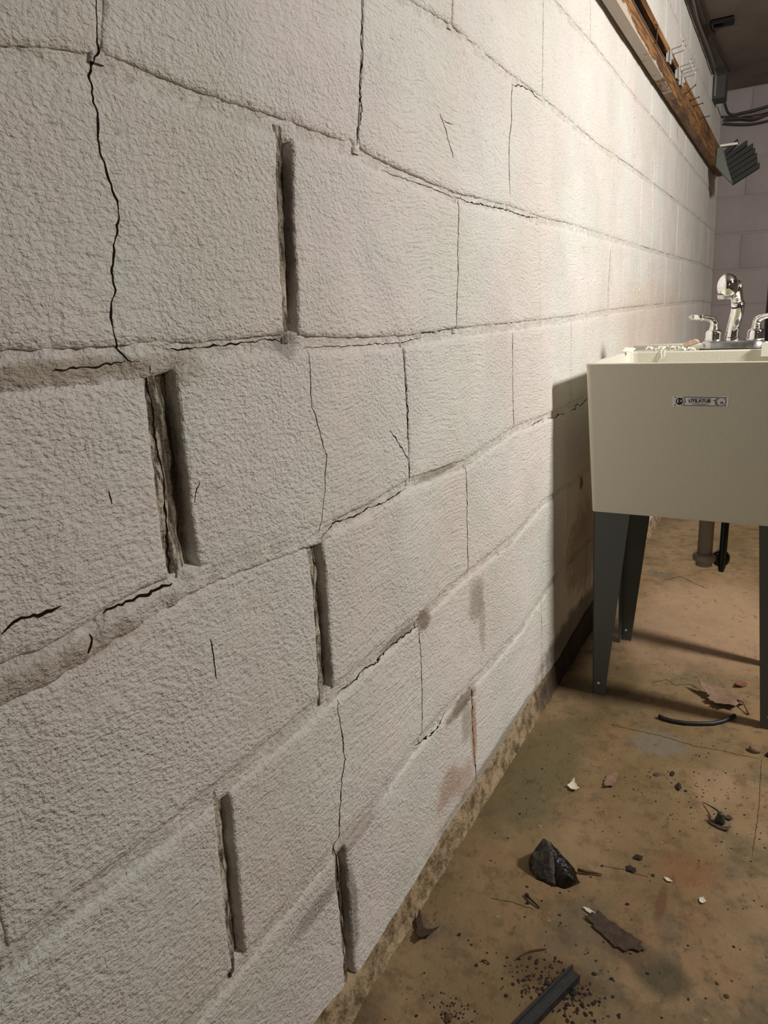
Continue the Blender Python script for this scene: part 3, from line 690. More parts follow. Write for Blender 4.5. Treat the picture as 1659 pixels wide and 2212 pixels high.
bm = bmesh.new()
# left badge: solid disc with a half reversed letter pair, then an outer arc; right badge: double ring
ring(bm, cl, cz, 0.0, h * .80, YI, 36)
ring(bm, cl, cz, h * 1.08, h * 1.20, YI - .0001, 40, -62, 62)
ring(bm, cr_, cz, h * .86, h * 1.0, YI, 40)
ring(bm, cr_, cz, h * 1.12, h * 1.24, YI - .0001, 40, 118, 242)
for z in (LZ1 - .0012, LZ0):
    add_box(bm, (cl + h * .95, YI - .0001, z), (cr_ - h * .95, YI + .0003, z + .0012))
for x, z in ((LX0, LZ1 - .0022), (LX0, LZ0), (LX1 - .0022, LZ1 - .0022), (LX1 - .0022, LZ0)):
    add_box(bm, (x, YI - .0001, z), (x + .0022, YI + .0003, z + .0022))
ink('printed_border', bm, M_INK)
def text(s, x, z, size, mat, y=YI, name='lettering', bold=0.0, sx=1.0):
    cu = bpy.data.curves.new('text', 'FONT'); cu.body = s; cu.size = size; cu.align_x = 'CENTER'; cu.align_y = 'CENTER'; cu.offset = bold; cu.extrude = .0002
    to = bpy.data.objects.new('text', cu); COL.objects.link(to)
    bpy.context.view_layer.update()
    me = bpy.data.meshes.new_from_object(to.evaluated_get(bpy.context.evaluated_depsgraph_get()))
    bpy.data.objects.remove(to, do_unlink=True); bpy.data.curves.remove(cu)
    me.transform(Matrix.Translation((x, y, z)) @ Matrix.Rotation(math.radians(90), 4, 'X') @ Matrix.Diagonal((sx, 1, 1, 1)))
    o = bpy.data.objects.new(name, me); COL.objects.link(o); me.materials.append(mat); o.parent = lab
    return o
mx = (cl + cr_) / 2
text('UTILATUB', mx - .0012, cz + .0006, .0086, M_INK, bold=.00026, sx=1.02)
text('\u00ae', mx + .0252, cz + .0022, .0036, M_INK)
text('18', cr_ + .0005, cz - .0024, .0066, M_INK, bold=.00012)
text('\u2019', cr_ - .0040, cz + .0020, .006, M_INK)
text('E', cl - .0032, cz, .0092, M_LABEL, YI - .0003, bold=.0002, sx=.8)
text('M', cl + .0034, cz, .0085, M_LABEL, YI - .0003, bold=.0001, sx=.7)
bm = bmesh.new()
for z, x0, x1, hh in ((cz + .0054, mx - .018, mx + .020, .0014), (cz - .0044, mx - .017, mx + .016, .0010), (cz - .0062, mx - .013, mx + .013, .0010)):
    random.seed(int(z * 1e6)); x = x0
    while x < x1:
        w = random.uniform(.0006, .0016); add_box(bm, (x, YI, z - hh / 2), (x + w, YI + .0002, z + hh / 2)); x += w + .0004
ink('small_print', bm, M_INKGREY)
# children of the label were built in world coordinates
for c in list(lab.children) + [nut, kn]:
    c.matrix_parent_inverse = Matrix.Identity(4)

# ------------------------------------------------------------------ tap
FZ = RZ                          # deck height
def fx(px): return .238 + (px - 1512) * .001014
def fz(py): return FZ + (757 - py) * .001014
FY = 2.000
tap = empty('faucet', (.308, FY, FZ), 'chrome two-handle pull-out faucet on the back ledge of the cream sink', 'faucet')
bm = bmesh.new()
loops = []
def stad(x0, x1, y0, y1, z, n=6):
    r = (y1 - y0) / 2 * .55; out = []
    for cx, cy, a0 in ((x1 - r, y1 - r, 0), (x0 + r, y1 - r, 90), (x0 + r, y0 + r, 180), (x1 - r, y0 + r, 270)):
        for k in range(n + 1):
            a = math.radians(a0 + 90 * k / n); out.append(bm.verts.new((cx + r * math.cos(a), cy + r * math.sin(a), z)))
    return out
for ins, z in ((0, 0.0024), (0, .003), (.0012, .0150), (.004, .0190), (.010, .0205)):
    loops.append(stad(fx(1511) + ins, fx(1651) - ins, 1.952 + ins, 2.044 - ins, FZ + z))
for a, b in zip(loops, loops[1:]):
    n = len(a)
    for k in range(n): bm.faces.new((a[k], a[(k + 1) % n], b[(k + 1) % n], b[k]))
bm.faces.new(list(reversed(loops[0]))); bm.faces.new(loops[-1])
keep(link_mesh('base_plate', bm, M_CHROME_DULL), tap)
bm = bmesh.new(); add_box(bm, (fx(1510), 1.950, FZ + .0002), (fx(1652), 2.046, FZ + .0024), .0008, 1); g = link_mesh('gasket', bm, M_BLACK); keep(g, tap)

def handle(cx, sgn):
    z0 = FZ + .0195
    bm = bmesh.new()
    add_lathe(bm, [(.0180, 0), (.0198, .001), (.0199, .004), (.0186, .008), (.0190, .016), (.0184, .021), (.0160, .0245), (.0126, .0262), (.0106, .0275), (.0112, .0290), (.0114, .0305), (.0098, .032), (.0098, .0335), (.0106, .0350), (.0096, .037), (.0080, .038)], (cx, FY, z0), 32)
    b = link_mesh('handle', bm, M_CHROME); keep(b, tap)
    zt = z0 + .037
    bm = bmesh.new()
    pts = [(cx, FY, zt - .003), (cx, FY, zt + .006), (cx + sgn * .003, FY - .001, zt + .012), (cx + sgn * .010, FY - .003, zt + .0165), (cx + sgn * .018, FY - .005, zt + .0185), (cx + sgn * .024, FY - .007, zt + .0195), (cx + sgn * .050, FY - .014, zt + .0225)]
    add_tube(bm, pts, [.0096, .0094, .0088, .0076, .0068, .0064, .0060], 18)
    l = link_mesh('lever', bm, M_CHROME); l.parent = b
    bm = bmesh.new()
    a = Vector(pts[-2]); d = (Vector(pts[-1]) - a).normalized(); e = Vector(pts[-1])
    add_tube(bm, [a + d * .0015, a + d * .0025, a + d * .0045, a + d * .0055], [.0066, .0082, .0082, .0066], 18)
    c = link_mesh('collar', bm, M_CHROME); c.parent = b
    bm = bmesh.new(); add_tube(bm, [e - d * .001, e, e + d * .001, e + d * .009], [.006, .0074, .0074, .0012], 18)
    c2 = link_mesh('lever_tip', bm, M_WHITE); c2.parent = b; c2['label'] = 'pale pointed lever tip'
    for q in (l, c, c2): q.matrix_parent_inverse = Matrix.Identity(4)
handle(fx(1536), -1)
handle(fx(1629), 1)

# upright spout body, waisted, leaning; pull-out wand on top with a bulbous head
bm = bmesh.new()
body = [(1577, 743, .0), (1577, 735, .0), (1577, 722, .0), (1579, 705, -.002), (1582, 688, -.004), (1585, 672, -.007), (1586, 660, -.010), (1584, 648, -.014)]
add_tube(bm, [(fx(a), FY + b, fz(c)) for a, c, b in body], [.0180, .0172, .0152, .0142, .0144, .0148, .0150, .0140], 28)
spout = link_mesh('spout', bm, M_CHROME); keep(spout, tap)
bm = bmesh.new()
add_tube(bm, [(fx(1577.5), FY, fz(731.5)), (fx(1577.5), FY, fz(729.5))], [.0168, .0168], 28)
c0 = link_mesh('seam_ring', bm, M_BLACK); c0.parent = spout; c0.matrix_parent_inverse = Matrix.Identity(4)
bm = bmesh.new()
add_tube(bm, [(fx(1586), FY - .012, fz(656)), (fx(1585), FY - .0135, fz(653))], [.0156, .0156], 28)
c = link_mesh('seam_ring', bm, M_BLACK); c.parent = spout
bm = bmesh.new(); add_lathe(bm, [(.0085, -.002), (.0090, .0), (.0085, .0025), (.005, .0035)], (0, 0, 0), 20, 1.0, 1.9)
bmesh.ops.transform(bm, matrix=Matrix.Translation((fx(1585), FY - .0145, fz(692))) @ Matrix.Rotation(math.radians(84), 4, 'X'), verts=bm.verts)
c2 = link_mesh('front_button', bm, M_CHROME_DULL); c2.parent = spout
for q in (c, c2): q.matrix_parent_inverse = Matrix.Identity(4)
bm = bmesh.new()
wand = [(1584, 650, -.014), (1583, 640, -.018), (1581, 630, -.024), (1578, 620, -.031), (1574, 612, -.039)]
add_tube(bm, [(fx(a), FY + b, fz(c)) for a, c, b in wand], [.0134, .0136, .0146, .0172, .0195], 28)
W0 = link_mesh('spray_wand', bm, M_CHROME); keep(W0, tap)
bm = bmesh.new()
bmesh.ops.create_uvsphere(bm, u_segments=32, v_segments=20, radius=1.0)
for v in bm.verts:
    if v.co.z < -.62: v.co.z = -.62 + (v.co.z + .62) * .12      # flat underside
    v.co = Vector((v.co.x * .0235, v.co.y * .0290, v.co.z * .0300))
bmesh.ops.transform(bm, matrix=Matrix.Translation((fx(1563.5), FY - .052, fz(612))) @ Matrix.Rotation(math.radians(-6), 4, 'Y') @ Matrix.Rotation(math.radians(12), 4, 'X'), verts=bm.verts)
hd = link_mesh('spray_head', bm, M_CHROME); hd.parent = W0
bm = bmesh.new()
add_lathe(bm, [(.0135, -.006), (.0165, -.005), (.0175, -.002), (.0185, .004), (.0195, .006)], (fx(1560.5), FY - .054, fz(635)), 28)
ar = link_mesh('aerator', bm, M_CHROME_DULL); ar.parent = W0
bm = bmesh.new(); add_lathe(bm, [(.0192, -.0010), (.0200, .0), (.0192, .0010)], (fx(1561), FY - .054, fz(629.5)), 28); sr = link_mesh('seam_ring', bm, M_BLACK); sr.parent = W0
for q in (hd, ar, sr): q.matrix_parent_inverse = Matrix.Identity(4)

# ------------------------------------------------------------------ odds and ends lying on the sink rim
def thing(name, bm, mat, label, cat, group=None, smooth=True):
    """single-mesh thing; origin moved to its base centre"""
    o = link_mesh(name, bm, mat, None, smooth)
    vs = [v.co for v in o.data.vertices]
    c = Vector(((min(v.x for v in vs) + max(v.x for v in vs)) / 2, (min(v.y for v in vs) + max(v.y for v in vs)) / 2, min(v.z for v in vs)))
    o.data.transform(Matrix.Translation(-c)); o.location = c
    tag(o, label, cat, group); return o

def sheet(pts, z, up=.0012, curl=0.0, seed=0.0):
    """thin scrap: fan of rings with a curled edge and its own thickness"""
    bm = bmesh.new()
    c = Vector((sum(p[0] for p in pts) / len(pts), sum(p[1] for p in pts) / len(pts), 0))
    fine = []
    for a, b in zip(pts, pts[1:] + pts[:1]):
        for k in range(4):
            t = k / 4; q = Vector((a[0] + (b[0] - a[0]) * t, a[1] + (b[1] - a[1]) * t, 0))
            w = .26 * (q - c).length * noise.noise(Vector((seed + q.x * 160, q.y * 160, 2.0))) + .14 * (q - c).length * noise.noise(Vector((seed + q.x * 420, q.y * 420, 7.0)))
            fine.append(q + (q - c).normalized() * w)
    R = max((p - c).length for p in fine)
    def h(p): 
        d = (p - c).length / R
        return z + curl * d * d * (.55 + .9 * noise.noise(Vector((p.x * 30 + seed, p.y * 30, seed)))) + up
    layers = []
    for off in (0.0, -up * .8):
        rings = []
        for q in (0.2, .45, .7, .88, 1.0):
            rings.append([])
            for p in fine:
                w = c + (p - c) * q
                rings[-1].append(bm.verts.new((w.x, w.y, max(z + .0002, h(w)) + off)))
        cv = bm.verts.new((c.x, c.y, h(c) + off)); layers.append((cv, rings))
    n = len(fine)
    for li, (cv, rings) in enumerate(layers):
        for k in range(n):
            f = [(cv, rings[0][k], rings[0][(k + 1) % n])] + [(a[k], b[k], b[(k + 1) % n], a[(k + 1) % n]) for a, b in zip(rings, rings[1:])]
            for q in f: bm.faces.new(q if li == 0 else tuple(reversed(q)))
    a, b = layers[0][1][-1], layers[1][1][-1]
    for k in range(n): bm.faces.new((a[k], b[k], b[(k + 1) % n], a[(k + 1) % n]))
    return bm

M_CARD = plain('white_card', lin(246, 244, 232), .6)
bm = bmesh.new(); add_box(bm, (.0, .0, 0), (.026, .022, .0012)); 
bmesh.ops.transform(bm, matrix=Matrix.Translation((.0625, 1.895, RZ + .0035)) @ Matrix.Rotation(math.radians(24), 4, 'X') @ Matrix.Rotation(math.radians(-14), 4, 'Z'), verts=bm.verts)
thing('paper_tag', bm, M_CARD, 'small square white paper tag on the left back corner of the sink rim', 'paper', smooth=False)
bm = bmesh.new(); add_box(bm, (.374, 1.922, RZ - .016), (.404, 1.9305, RZ + .016)); 
thing('paper_card', bm, M_CARD, 'white paper card hanging over the sink ledge right of the faucet', 'paper', smooth=False)
# shredded white plastic along the front of the tap deck
bm = bmesh.new(); random.seed(4)
for i in range(16):
    x = .113 + .075 * random.random(); y = 1.940 + .012 * random.random(); a = random.uniform(0, 6.3)
    pts = []
    for k in range(7):
        pts.append((x + .0035 * k * math.cos(a) * .8 + random.uniform(-.002, .002), y + .0012 * k * math.sin(a) + random.uniform(-.001, .001), RZ + .0025 + random.uniform(0, .009)))
    add_tube(bm, pts, random.uniform(.0013, .0026), 6)
for x in (.150, .158):
    add_tube(bm, [(x, 1.939, RZ + .003), (x + .001, 1.9315, RZ + .0015), (x + .002, 1.928, RZ - .010), (x + .004 * (1 if x < .155 else -1), 1.9265, RZ - .024)], .0011, 6)
thing('plastic_shreds', bm, M_WHITE, 'tangle of white torn plastic shreds along the front of the sink ledge', 'plastic scraps')
bm = bmesh.new()
add_prism(bm, [(.198, 1.945, RZ + .0095), (.2015, 1.944, RZ + .0070), (.228, 1.950, RZ + .0165), (.232, 1.952, RZ + .0205), (.225, 1.954, RZ + .0275), (.212, 1.950, RZ + .0235), (.2005, 1.946, RZ + .0185)], (.004, .016, -.001))
bmesh.ops.bevel(bm, geom=bm.edges[:], offset=.0012, segments=1, affect='EDGES')
thing('wood_chip', bm, M_CHIP, 'tan wood chip tilted on plaster crumbs at the left end of the faucet base', 'wood chip', smooth=False)
bm = bmesh.new()
for k, (x, y, s) in enumerate(((.203, 1.945, .0045), (.211, 1.953, .006), (.220, 1.948, .0055), (.226, 1.946, .0035), (.196, 1.950, .003))):
    add_blob(bm, (x, y, RZ + s * .7), (s, s, s), k + 3.0, 1)
thing('plaster_crumbs', bm, M_WHITE, 'white plaster crumbs under the tilted wood chip on the sink ledge', 'crumbs')

# ------------------------------------------------------------------ tool rail board on the wall
def board_material():
    t = NT('orange_brown_board'); p = t.pos()
    g = t.noise(t.scale(p, (22.0, 1.0, 22.0)), 5.0, 4.0, .6, 1.4)
    c = t.mix(t.ramp(g, .35, .65), lin(84, 56, 30), lin(160, 116, 70))
    c = t.mix(t.ramp(t.noise(t.scale(p, (2, .6, 2)), 5.0, 3.0, .6), .48, .66, 0, .8), c, lin(80, 52, 36))
    sep = t.n.new('ShaderNodeSeparateXYZ'); t.l.new(p, sep.inputs[0])
    # whitewash slopped along the lower edge while the wall was painted
    zz = t.math('MULTIPLY_ADD', t.noise(t.scale(p, (1, 1, .6)), 7.0, 4.0, .7), -.060, sep.outputs[2])
    fade = t.math('MULTIPLY_ADD', sep.outputs[1], .022, zz)
    c = t.mix(t.ramp(fade, 1.540, 1.545, .92, 0.0), c, lin(186, 176, 162))
    t.set(Base_Color=c, Roughness=.62, Normal=t.bump(g, .002, .6))
    return t.m
M_BOARD = board_material()
M_RAILCH = plain('black_rail', lin(26, 22, 20), .55)
M_STEEL = plain('bare_steel', lin(176, 170, 160), .38, .8)
M_GREYPL = plain('grey_bracket', lin(196, 192, 182), .5)
M_NAIL = plain('rusty_nail', lin(74, 40, 22), .7)
BY0, BY1 = 1.05, 4.72
bz0, bz1, bxf = 1.515, 1.626, .014
rack = empty('tool_board', (-.005, 3.0, bz0), 'long orange-brown wooden board on the wall with a black slotted rail and tool hooks', 'tool rack')
bm = bmesh.new()
add_box(bm, (LEAN * 1.57 + .011, BY0, bz0), (bxf, BY1, 1.566))
lower = link_mesh('lower_plank', bm, M_BOARD, None, False); keep(lower, rack)
bm = bmesh.new(); add_box(bm, (LEAN * 1.57 - .002, BY0, 1.604), (bxf, BY1, bz1), .002, 1); keep(link_mesh('upper_plank', bm, M_BOARD, None, False), rack)
bm = bmesh.new(); add_box(bm, (LEAN * 1.57 - .002, 3.08, 1.566), (bxf, BY1, 1.604)); keep(link_mesh('end_plank', bm, M_BOARD, None, False), rack)
bm = bmesh.new(); add_box(bm, (LEAN * 1.57 - .002, BY0, 1.566), (-.012, 3.08, 1.604)); keep(link_mesh('rail_channel', bm, M_RAILCH, None, False), rack)
bm = bmesh.new(); add_tube(bm, [(.004, BY0, 1.586), (.004, 3.06, 1.586)], .0028, 8); keep(link_mesh('rail_rod', bm, M_STEEL), rack)
bm = bmesh.new(); add_tube(bm, [(bxf - .002, 2.43, 1.560), (bxf + .006, 2.43, 1.566), (bxf + .006, 2.43, 1.606), (bxf - .002, 2.43, 1.612)], .002, 8); keep(link_mesh('wire_clip', bm, M_NAIL), rack)
def hook(y, two=True):
    bm = bmesh.new()
    add_box(bm, (.006, y - .018, 1.578), (.019, y + .022, 1.612), .002, 1)
    add_prism(bm, [(.019, y - .020, 1.580), (.019, y - .020, 1.620), (.030, y - .020, 1.582)], (0, .004, 0))
    o = link_mesh('hook_bracket', bm, M_GREYPL, None, False); keep(o, rack)
    for dy in ((0.0, .050) if two else (.0,)):
        bm = bmesh.new()
        add_tube(bm, [(.016, y + dy, 1.600), (.022, y + dy, 1.616), (.046, y + dy, 1.619), (.050, y + dy, 1.622), (.055, y + dy, 1.634)], .0020, 8)
        h = link_mesh('prong', bm, M_STEEL); h.parent = o; h.matrix_parent_inverse = Matrix.Identity(4)
hook(2.70); hook(2.90); hook(2.99)
for y, x0, z0, z1 in ((3.10, .030, 1.572, 1.600), (3.22, .030, 1.578, 1.586), (3.34, .030, 1.584, 1.590), (3.60, .030, 1.592, 1.596)):
    bm = bmesh.new(); add_tube(bm, [(bxf - .004, y, z0), (bxf + .034, y, z1)], .0020, 8); add_tube(bm, [(bxf + .034, y, z1), (bxf + .0355, y, z1 + .0003)], .0040, 8)
    keep(link_mesh('nail', bm, M_NAIL), rack)

# grey scrub brush at the far end of the board
M_BRUSHB = plain('grey_brush_block', lin(112, 114, 106), .7)
M_BRISTLE = plain('dark_bristles', lin(50, 51, 45), .85)
bro = empty('hanging_brush', (.09, 4.3, 1.43), 'grey brush with dark ridged bristles hanging at the far end of the wooden board', 'brush')
Y0b = 4.30
bm = bmesh.new()
add_prism(bm, [(.016, Y0b, 1.590), (.040, Y0b, 1.596), (.050, Y0b, 1.560), (.104, Y0b, 1.410), (.078, Y0b, 1.432), (.016, Y0b, 1.505)], (0, .05, 0))
bmesh.ops.bevel(bm, geom=bm.edges[:], offset=.003, segments=1, affect='EDGES')
keep(link_mesh('brush_block', bm, M_BRUSHB, None, False), bro)
A0, A1 = Vector((.050, 0, 1.575)), Vector((.100, 0, 1.408)); ax = (A1 - A0)
nx = Vector((ax.z, 0, -ax.x)).normalized(); nx = -nx if nx.x < 0 else nx
for k in range(7):
    a, b = A0 + ax * (k / 7 + .01), A0 + ax * ((k + .95) / 7)
    L_ = .124 * (.50, .80, .97, 1.0, 1.03, 1.0, 1.04)[k]
    bm = bmesh.new()
    tip = Vector((0, 0, .030))
    add_prism(bm, [(a.x, Y0b + .004, a.z), (b.x, Y0b + .004, b.z), tuple((b + nx * L_ * .95 + tip) + Vector((0, Y0b + .004, 0))), tuple((a + nx * L_ + tip) + Vector((0, Y0b + .004, 0)))], (0, .042, 0))
    keep(link_mesh('bristle_row', bm, M_BRISTLE, None, False), bro)
bm = bmesh.new(); add_box(bm, (.030, 4.302, 1.5935), (.112, 4.345, 1.6045), .002, 1)
thing('white_clip', bm, M_WHITE, 'small white plastic strip lying on top of the grey brush', 'clip', smooth=False)

# ------------------------------------------------------------------ cables, box and bracket under the ceiling
M_CABLE = plain('grey_cable', lin(120, 112, 100), .6)
M_CABLED = plain('dark_cable', lin(58, 50, 42), .6)
M_BOX = plain('dark_grey_box', lin(58, 60, 56), .6)
def cable(pts, r, mat, label):
    P = [Vector(p) for p in pts]; out = []
    for i in range(len(P) - 1):                       # Catmull-Rom through the given points
        p0, p1, p2, p3 = P[max(i - 1, 0)], P[i], P[i + 1], P[min(i + 2, len(P) - 1)]
        for k in range(6):
            t = k / 6; out.append(.5 * ((2 * p1) + (p2 - p0) * t + (2 * p0 - 5 * p1 + 4 * p2 - p3) * t * t + (3 * p1 - p0 - 3 * p2 + p3) * t ** 3))
    out.append(P[-1])
    bm = bmesh.new(); add_tube(bm, out, r, 8)
    return thing('cable', bm, mat, label, 'cable')
wx_ = lambda z: LEAN * z
cable([(-.022, .6, 1.946), (-.022, 2.4, 1.944), (-.022, 3.3, 1.940), (-.021, 3.9, 1.936), (-.021, 4.30, 1.932)], .006, M_CABLED, 'dark cable running along the top of the left wall, lowest of the run')
cable([(-.020, .6, 1.968), (-.020, 2.6, 1.966), (-.016, 3.30, 1.970), (-.022, 3.60, 1.962), (-.020, 4.00, 1.966), (-.020, 4.33, 1.960)], .006, M_CABLE, 'light grey cable weaving along the wall and ceiling corner')
cable([(.010, .6, 1.976), (.012, 2.8, 1.975), (.008, 3.40, 1.976), (.010, 3.80, 1.975), (.016, 4.10, 1.972), (.030, 4.28, 1.968), (.040, 4.40, 1.958)], .006, M_CABLED, 'dark cable on the ceiling furthest from the left wall, bending down to the grey box')
bm = bmesh.new(); add_box(bm, (wx_(1.9) - .002, 4.38, 1.835), (.030, 4.50, 1.945), .004, 1)
jb = thing('junction_box', bm, M_BOX, 'dark grey electrical box high in the corner of the left wall', 'electrical box', smooth=False)
bm = bmesh.new(); add_box(bm, (-.022, 4.374, 1.848), (-.012, 4.379, 1.940)); cv = link_mesh('cover_edge', bm, M_CABLE, None, False); keep(cv, jb); cv['label'] = 'pale strip at the edge of the box'
cable([(.010, 4.60, 1.860), (.020, 4.84, 1.850), (.10, 4.86, 1.852), (.20, 4.86, 1.862), (.27, 4.86, 1.878)], .007, M_BOX, 'uppermost dark cable along the top of the back wall')
cable([(.000, 4.87, 1.835), (.08, 4.87, 1.826), (.15, 4.87, 1.812), (.22, 4.87, 1.828), (.275, 4.87, 1.845)], .008, M_CABLED, 'middle sagging brown cable along the top of the back wall')
cable([(-.01, 4.88, 1.815), (.06, 4.88, 1.800), (.13, 4.88, 1.790), (.20, 4.88, 1.792), (.275, 4.88, 1.802)], .006, M_CABLED, 'lowest brown cable along the top of the back wall')
cable([(.10, 4.86, 1.836), (.17, 4.855, 1.835), (.23, 4.855, 1.842), (.278, 4.855, 1.852)], .006, M_CABLE, 'short pale cable among the dark cables at the right of the back wall')
bm = bmesh.new()
add_box(bm, (.020, 3.70, CEIL - .018), (.104, 3.706, CEIL)); add_box(bm, (.020, 3.76, CEIL - .018), (.104, 3.766, CEIL)); add_box(bm, (.020, 3.70, CEIL - .004), (.104, 3.766, CEIL)); add_box(bm, (.020, 3.706, CEIL - .016), (.026, 3.76, CEIL))
thing('ceiling_channel', bm, M_BLACK, 'short black metal channel fixed to the ceiling near the wall', 'bracket', smooth=False)

# ------------------------------------------------------------------ litter on the floor
M_CHAR = NT('charred_lump')
_p = M_CHAR.pos(); _n = M_CHAR.noise(_p, 60.0, 5.0, .65)
_c = M_CHAR.mix(M_CHAR.ramp(_n, .36, .66), lin(22, 18, 14), lin(88, 79, 68))
M_CHAR.set(Base_Color=_c, Roughness=.6, Normal=M_CHAR.bump(M_CHAR.noise(_p, 110.0, 5.0, .65), .006))
M_CHAR = M_CHAR.m
M_TAR = plain('glossy_black_crust', lin(16, 14, 11), .28, bump=(140.0, .003))
M_LEAF = plain('dry_leaf', lin(128, 102, 82), .8, bump=(220.0, .002), vary=.25, vs_=60.0)
M_LEAFR = plain('russet_leaf', lin(122, 78, 54), .8, bump=(220.0, .002), vary=.25, vs_=90.0)
M_LEAFD = plain('dark_leaf', lin(66, 51, 38), .8, bump=(220.0, .002), vary=.3, vs_=90.0)
M_CRUMB = plain('dark_crumb', lin(44, 33, 24), .9, vary=.4, vs_=150.0)
M_CRUMBB = plain('brown_crumb', lin(92, 60, 40), .9, vary=.3, vs_=150.0)
M_RUBBER = plain('black_rubber', lin(24, 23, 21), .5)
M_BAR = plain('weathered_black_strip', lin(40, 40, 40), .55, vary=.3, vs_=120.0)
M_STONE = plain('brown_stone', lin(128, 104, 80), .8, bump=(160.0, .003), vary=.15)
M_FLAKE = plain('white_flake', lin(214, 204, 188), .8, bump=(160.0, .003))
M_TWIG = plain('twig', lin(86, 58, 36), .8)
M_GREEN = plain('dark_green_plastic', lin(40, 48, 36), .5)
F = FLOOR

# charred wedge-shaped lump with a glossy black side
def hull(name, pts, mat, seed, cuts, rough):
    bm = bmesh.new()
    for p in pts: bm.verts.new(p)
    g = bmesh.ops.convex_hull(bm, input=bm.verts[:])
    bmesh.ops.delete(bm, geom=[v for v in bm.verts if not v.link_faces], context='VERTS')
    bmesh.ops.subdivide_edges(bm, edges=bm.edges[:], cuts=cuts, use_grid_fill=True)
    bmesh.ops.triangulate(bm, faces=bm.faces[:])
    for v in bm.verts:
        k = rough * (noise.noise(v.co * 55 + Vector((seed, 0, 0))) + .6 * noise.noise(v.co * 130 + Vector((0, seed, 0))))
        v.co += Vector((k, k * .7, k * .8 if v.co.z > F + .004 else 0))
        v.co.z = max(v.co.z, F)
    return bm
lump = empty('charred_lump', (.168, .955, F), 'charred black and grey wedge-shaped lump on the bare floor near the wall', 'charred lump')
bm = hull('crust', [(.126, .962, F), (.150, .928, F), (.182, .926, F), (.190, .950, F), (.160, 1.000, F), (.137, .998, F), (.146, .972, F + .042), (.160, .970, F + .046), (.134, .950, F + .022), (.172, .945, F + .026), (.180, .955, F + .020)], M_CHAR, 2.0, 5, .004)
keep(link_mesh('grey_crust', bm, M_CHAR), lump)
bm = hull('side', [(.160, 1.000, F), (.158, .975, F + .040), (.176, .950, F + .028), (.200, .935, F + .020), (.212, .940, F + .010), (.214, .952, F), (.196, .928, F), (.178, .930, F), (.205, .972, F), (.196, .962, F + .022)], M_TAR, 6.0, 4, .003)
k = link_mesh('glossy_side', bm, M_TAR); keep(k, lump); k['label'] = 'glossy black side of the lump'
bm = bmesh.new(); add_tube(bm, [(.206, .972, F + .006), (.219, .975, F + .005), (.233, .980, F + .004), (.243, .982, F + .003)], [.0028, .0024, .0018, .0012], 7)
keep(link_mesh('splinter', bm, M_TWIG), lump)

def leaf(name, pts, mat, label, curl, seed, stem=None, cat='leaf', group=None, lift=.001):
    t = empty(name, (pts[0][0], pts[0][1], F), label, cat, group)
    b = link_mesh('blade', sheet(pts, F + lift, .0011, curl, seed), mat); keep(b, t)
    if stem:
        bm = bmesh.new(); add_tube(bm, stem, [.0014] * (len(stem) - 1) + [.0026], 7); keep(link_mesh('leaf_stem', bm, M_TWIG), t)
    return t
leaf('fallen_leaf', [(.308, 1.668), (.325, 1.661), (.348, 1.657), (.372, 1.652), (.398, 1.646), (.410, 1.638), (.425, 1.648), (.412, 1.628), (.404, 1.622), (.395, 1.602), (.372, 1.592), (.356, 1.594), (.352, 1.602), (.338, 1.612), (.341, 1.624), (.328, 1.640)], M_LEAF,
     'large curled dry brown leaf lying left of the sink front right leg', .030, 1.3, [(.398, 1.634, F + .010), (.409, 1.622, F + .014), (.418, 1.604, F + .008), (.423, 1.592, F + .003)], lift=.008)
leaf('fallen_leaf', [(.388, 1.725), (.392, 1.742), (.402, 1.750), (.413, 1.742), (.412, 1.724), (.402, 1.712), (.391, 1.708)], M_LEAFR, 'small russet leaf fragment behind the large curled leaf', .008, 4.1)
leaf('fallen_leaf', [(.196, 1.205), (.191, 1.228), (.196, 1.248), (.206, 1.258), (.214, 1.250), (.213, 1.228), (.209, 1.212)], M_LEAF, 'small upright oval brown leaf on the floor in front of the sink', .007, 7.7)
leaf('fallen_leaf', [(.014, .783), (.022, .772), (.030, .762), (.044, .757), (.052, .763), (.048, .750), (.036, .738), (.026, .740), (.022, .755), (.014, .766)], M_LEAFD, 'dark curled leaf lying against the foot of the block wall', .016, 9.2, lift=.003)
leaf('bark_piece', [(.243, .898), (.258, .903), (.282, .896), (.300, .888), (.318, .880), (.326, .868), (.312, .856), (.290, .852), (.268, .866), (.250, .880), (.243, .886)], M_LEAFD, 'flat ragged piece of dark brown bark lying right of centre on the near floor', .004, 3.4, cat='bark')
leaf('paint_flake', [(.231, .904), (.240, .906), (.252, .900), (.250, .896), (.238, .899)], M_FLAKE, 'narrow white paint flake touching the tip of the bark piece', .003, 5.0, cat='paint flake')
leaf('paint_flake', [(.132, 1.180), (.137, 1.192), (.141, 1.199), (.147, 1.190), (.156, 1.180), (.149, 1.168), (.141, 1.170)], M_FLAKE, 'white crumpled paint flake alone on the dark floor near the wall', .009, 6.3, cat='paint flake')
leaf('paint_flake', [(.330, 1.020), (.338, 1.022), (.344, 1.016), (.338, 1.013)], M_FLAKE, 'tiny pale paint flake right of the pair of black clumps', .002, 2.2, cat='paint flake')
leaf('paint_flake', [(.385, 1.000), (.391, 1.003), (.395, .997), (.390, .990), (.386, .993)], M_FLAKE, 'small bright white flake at the right of the floor', .004, 8.2, cat='paint flake')

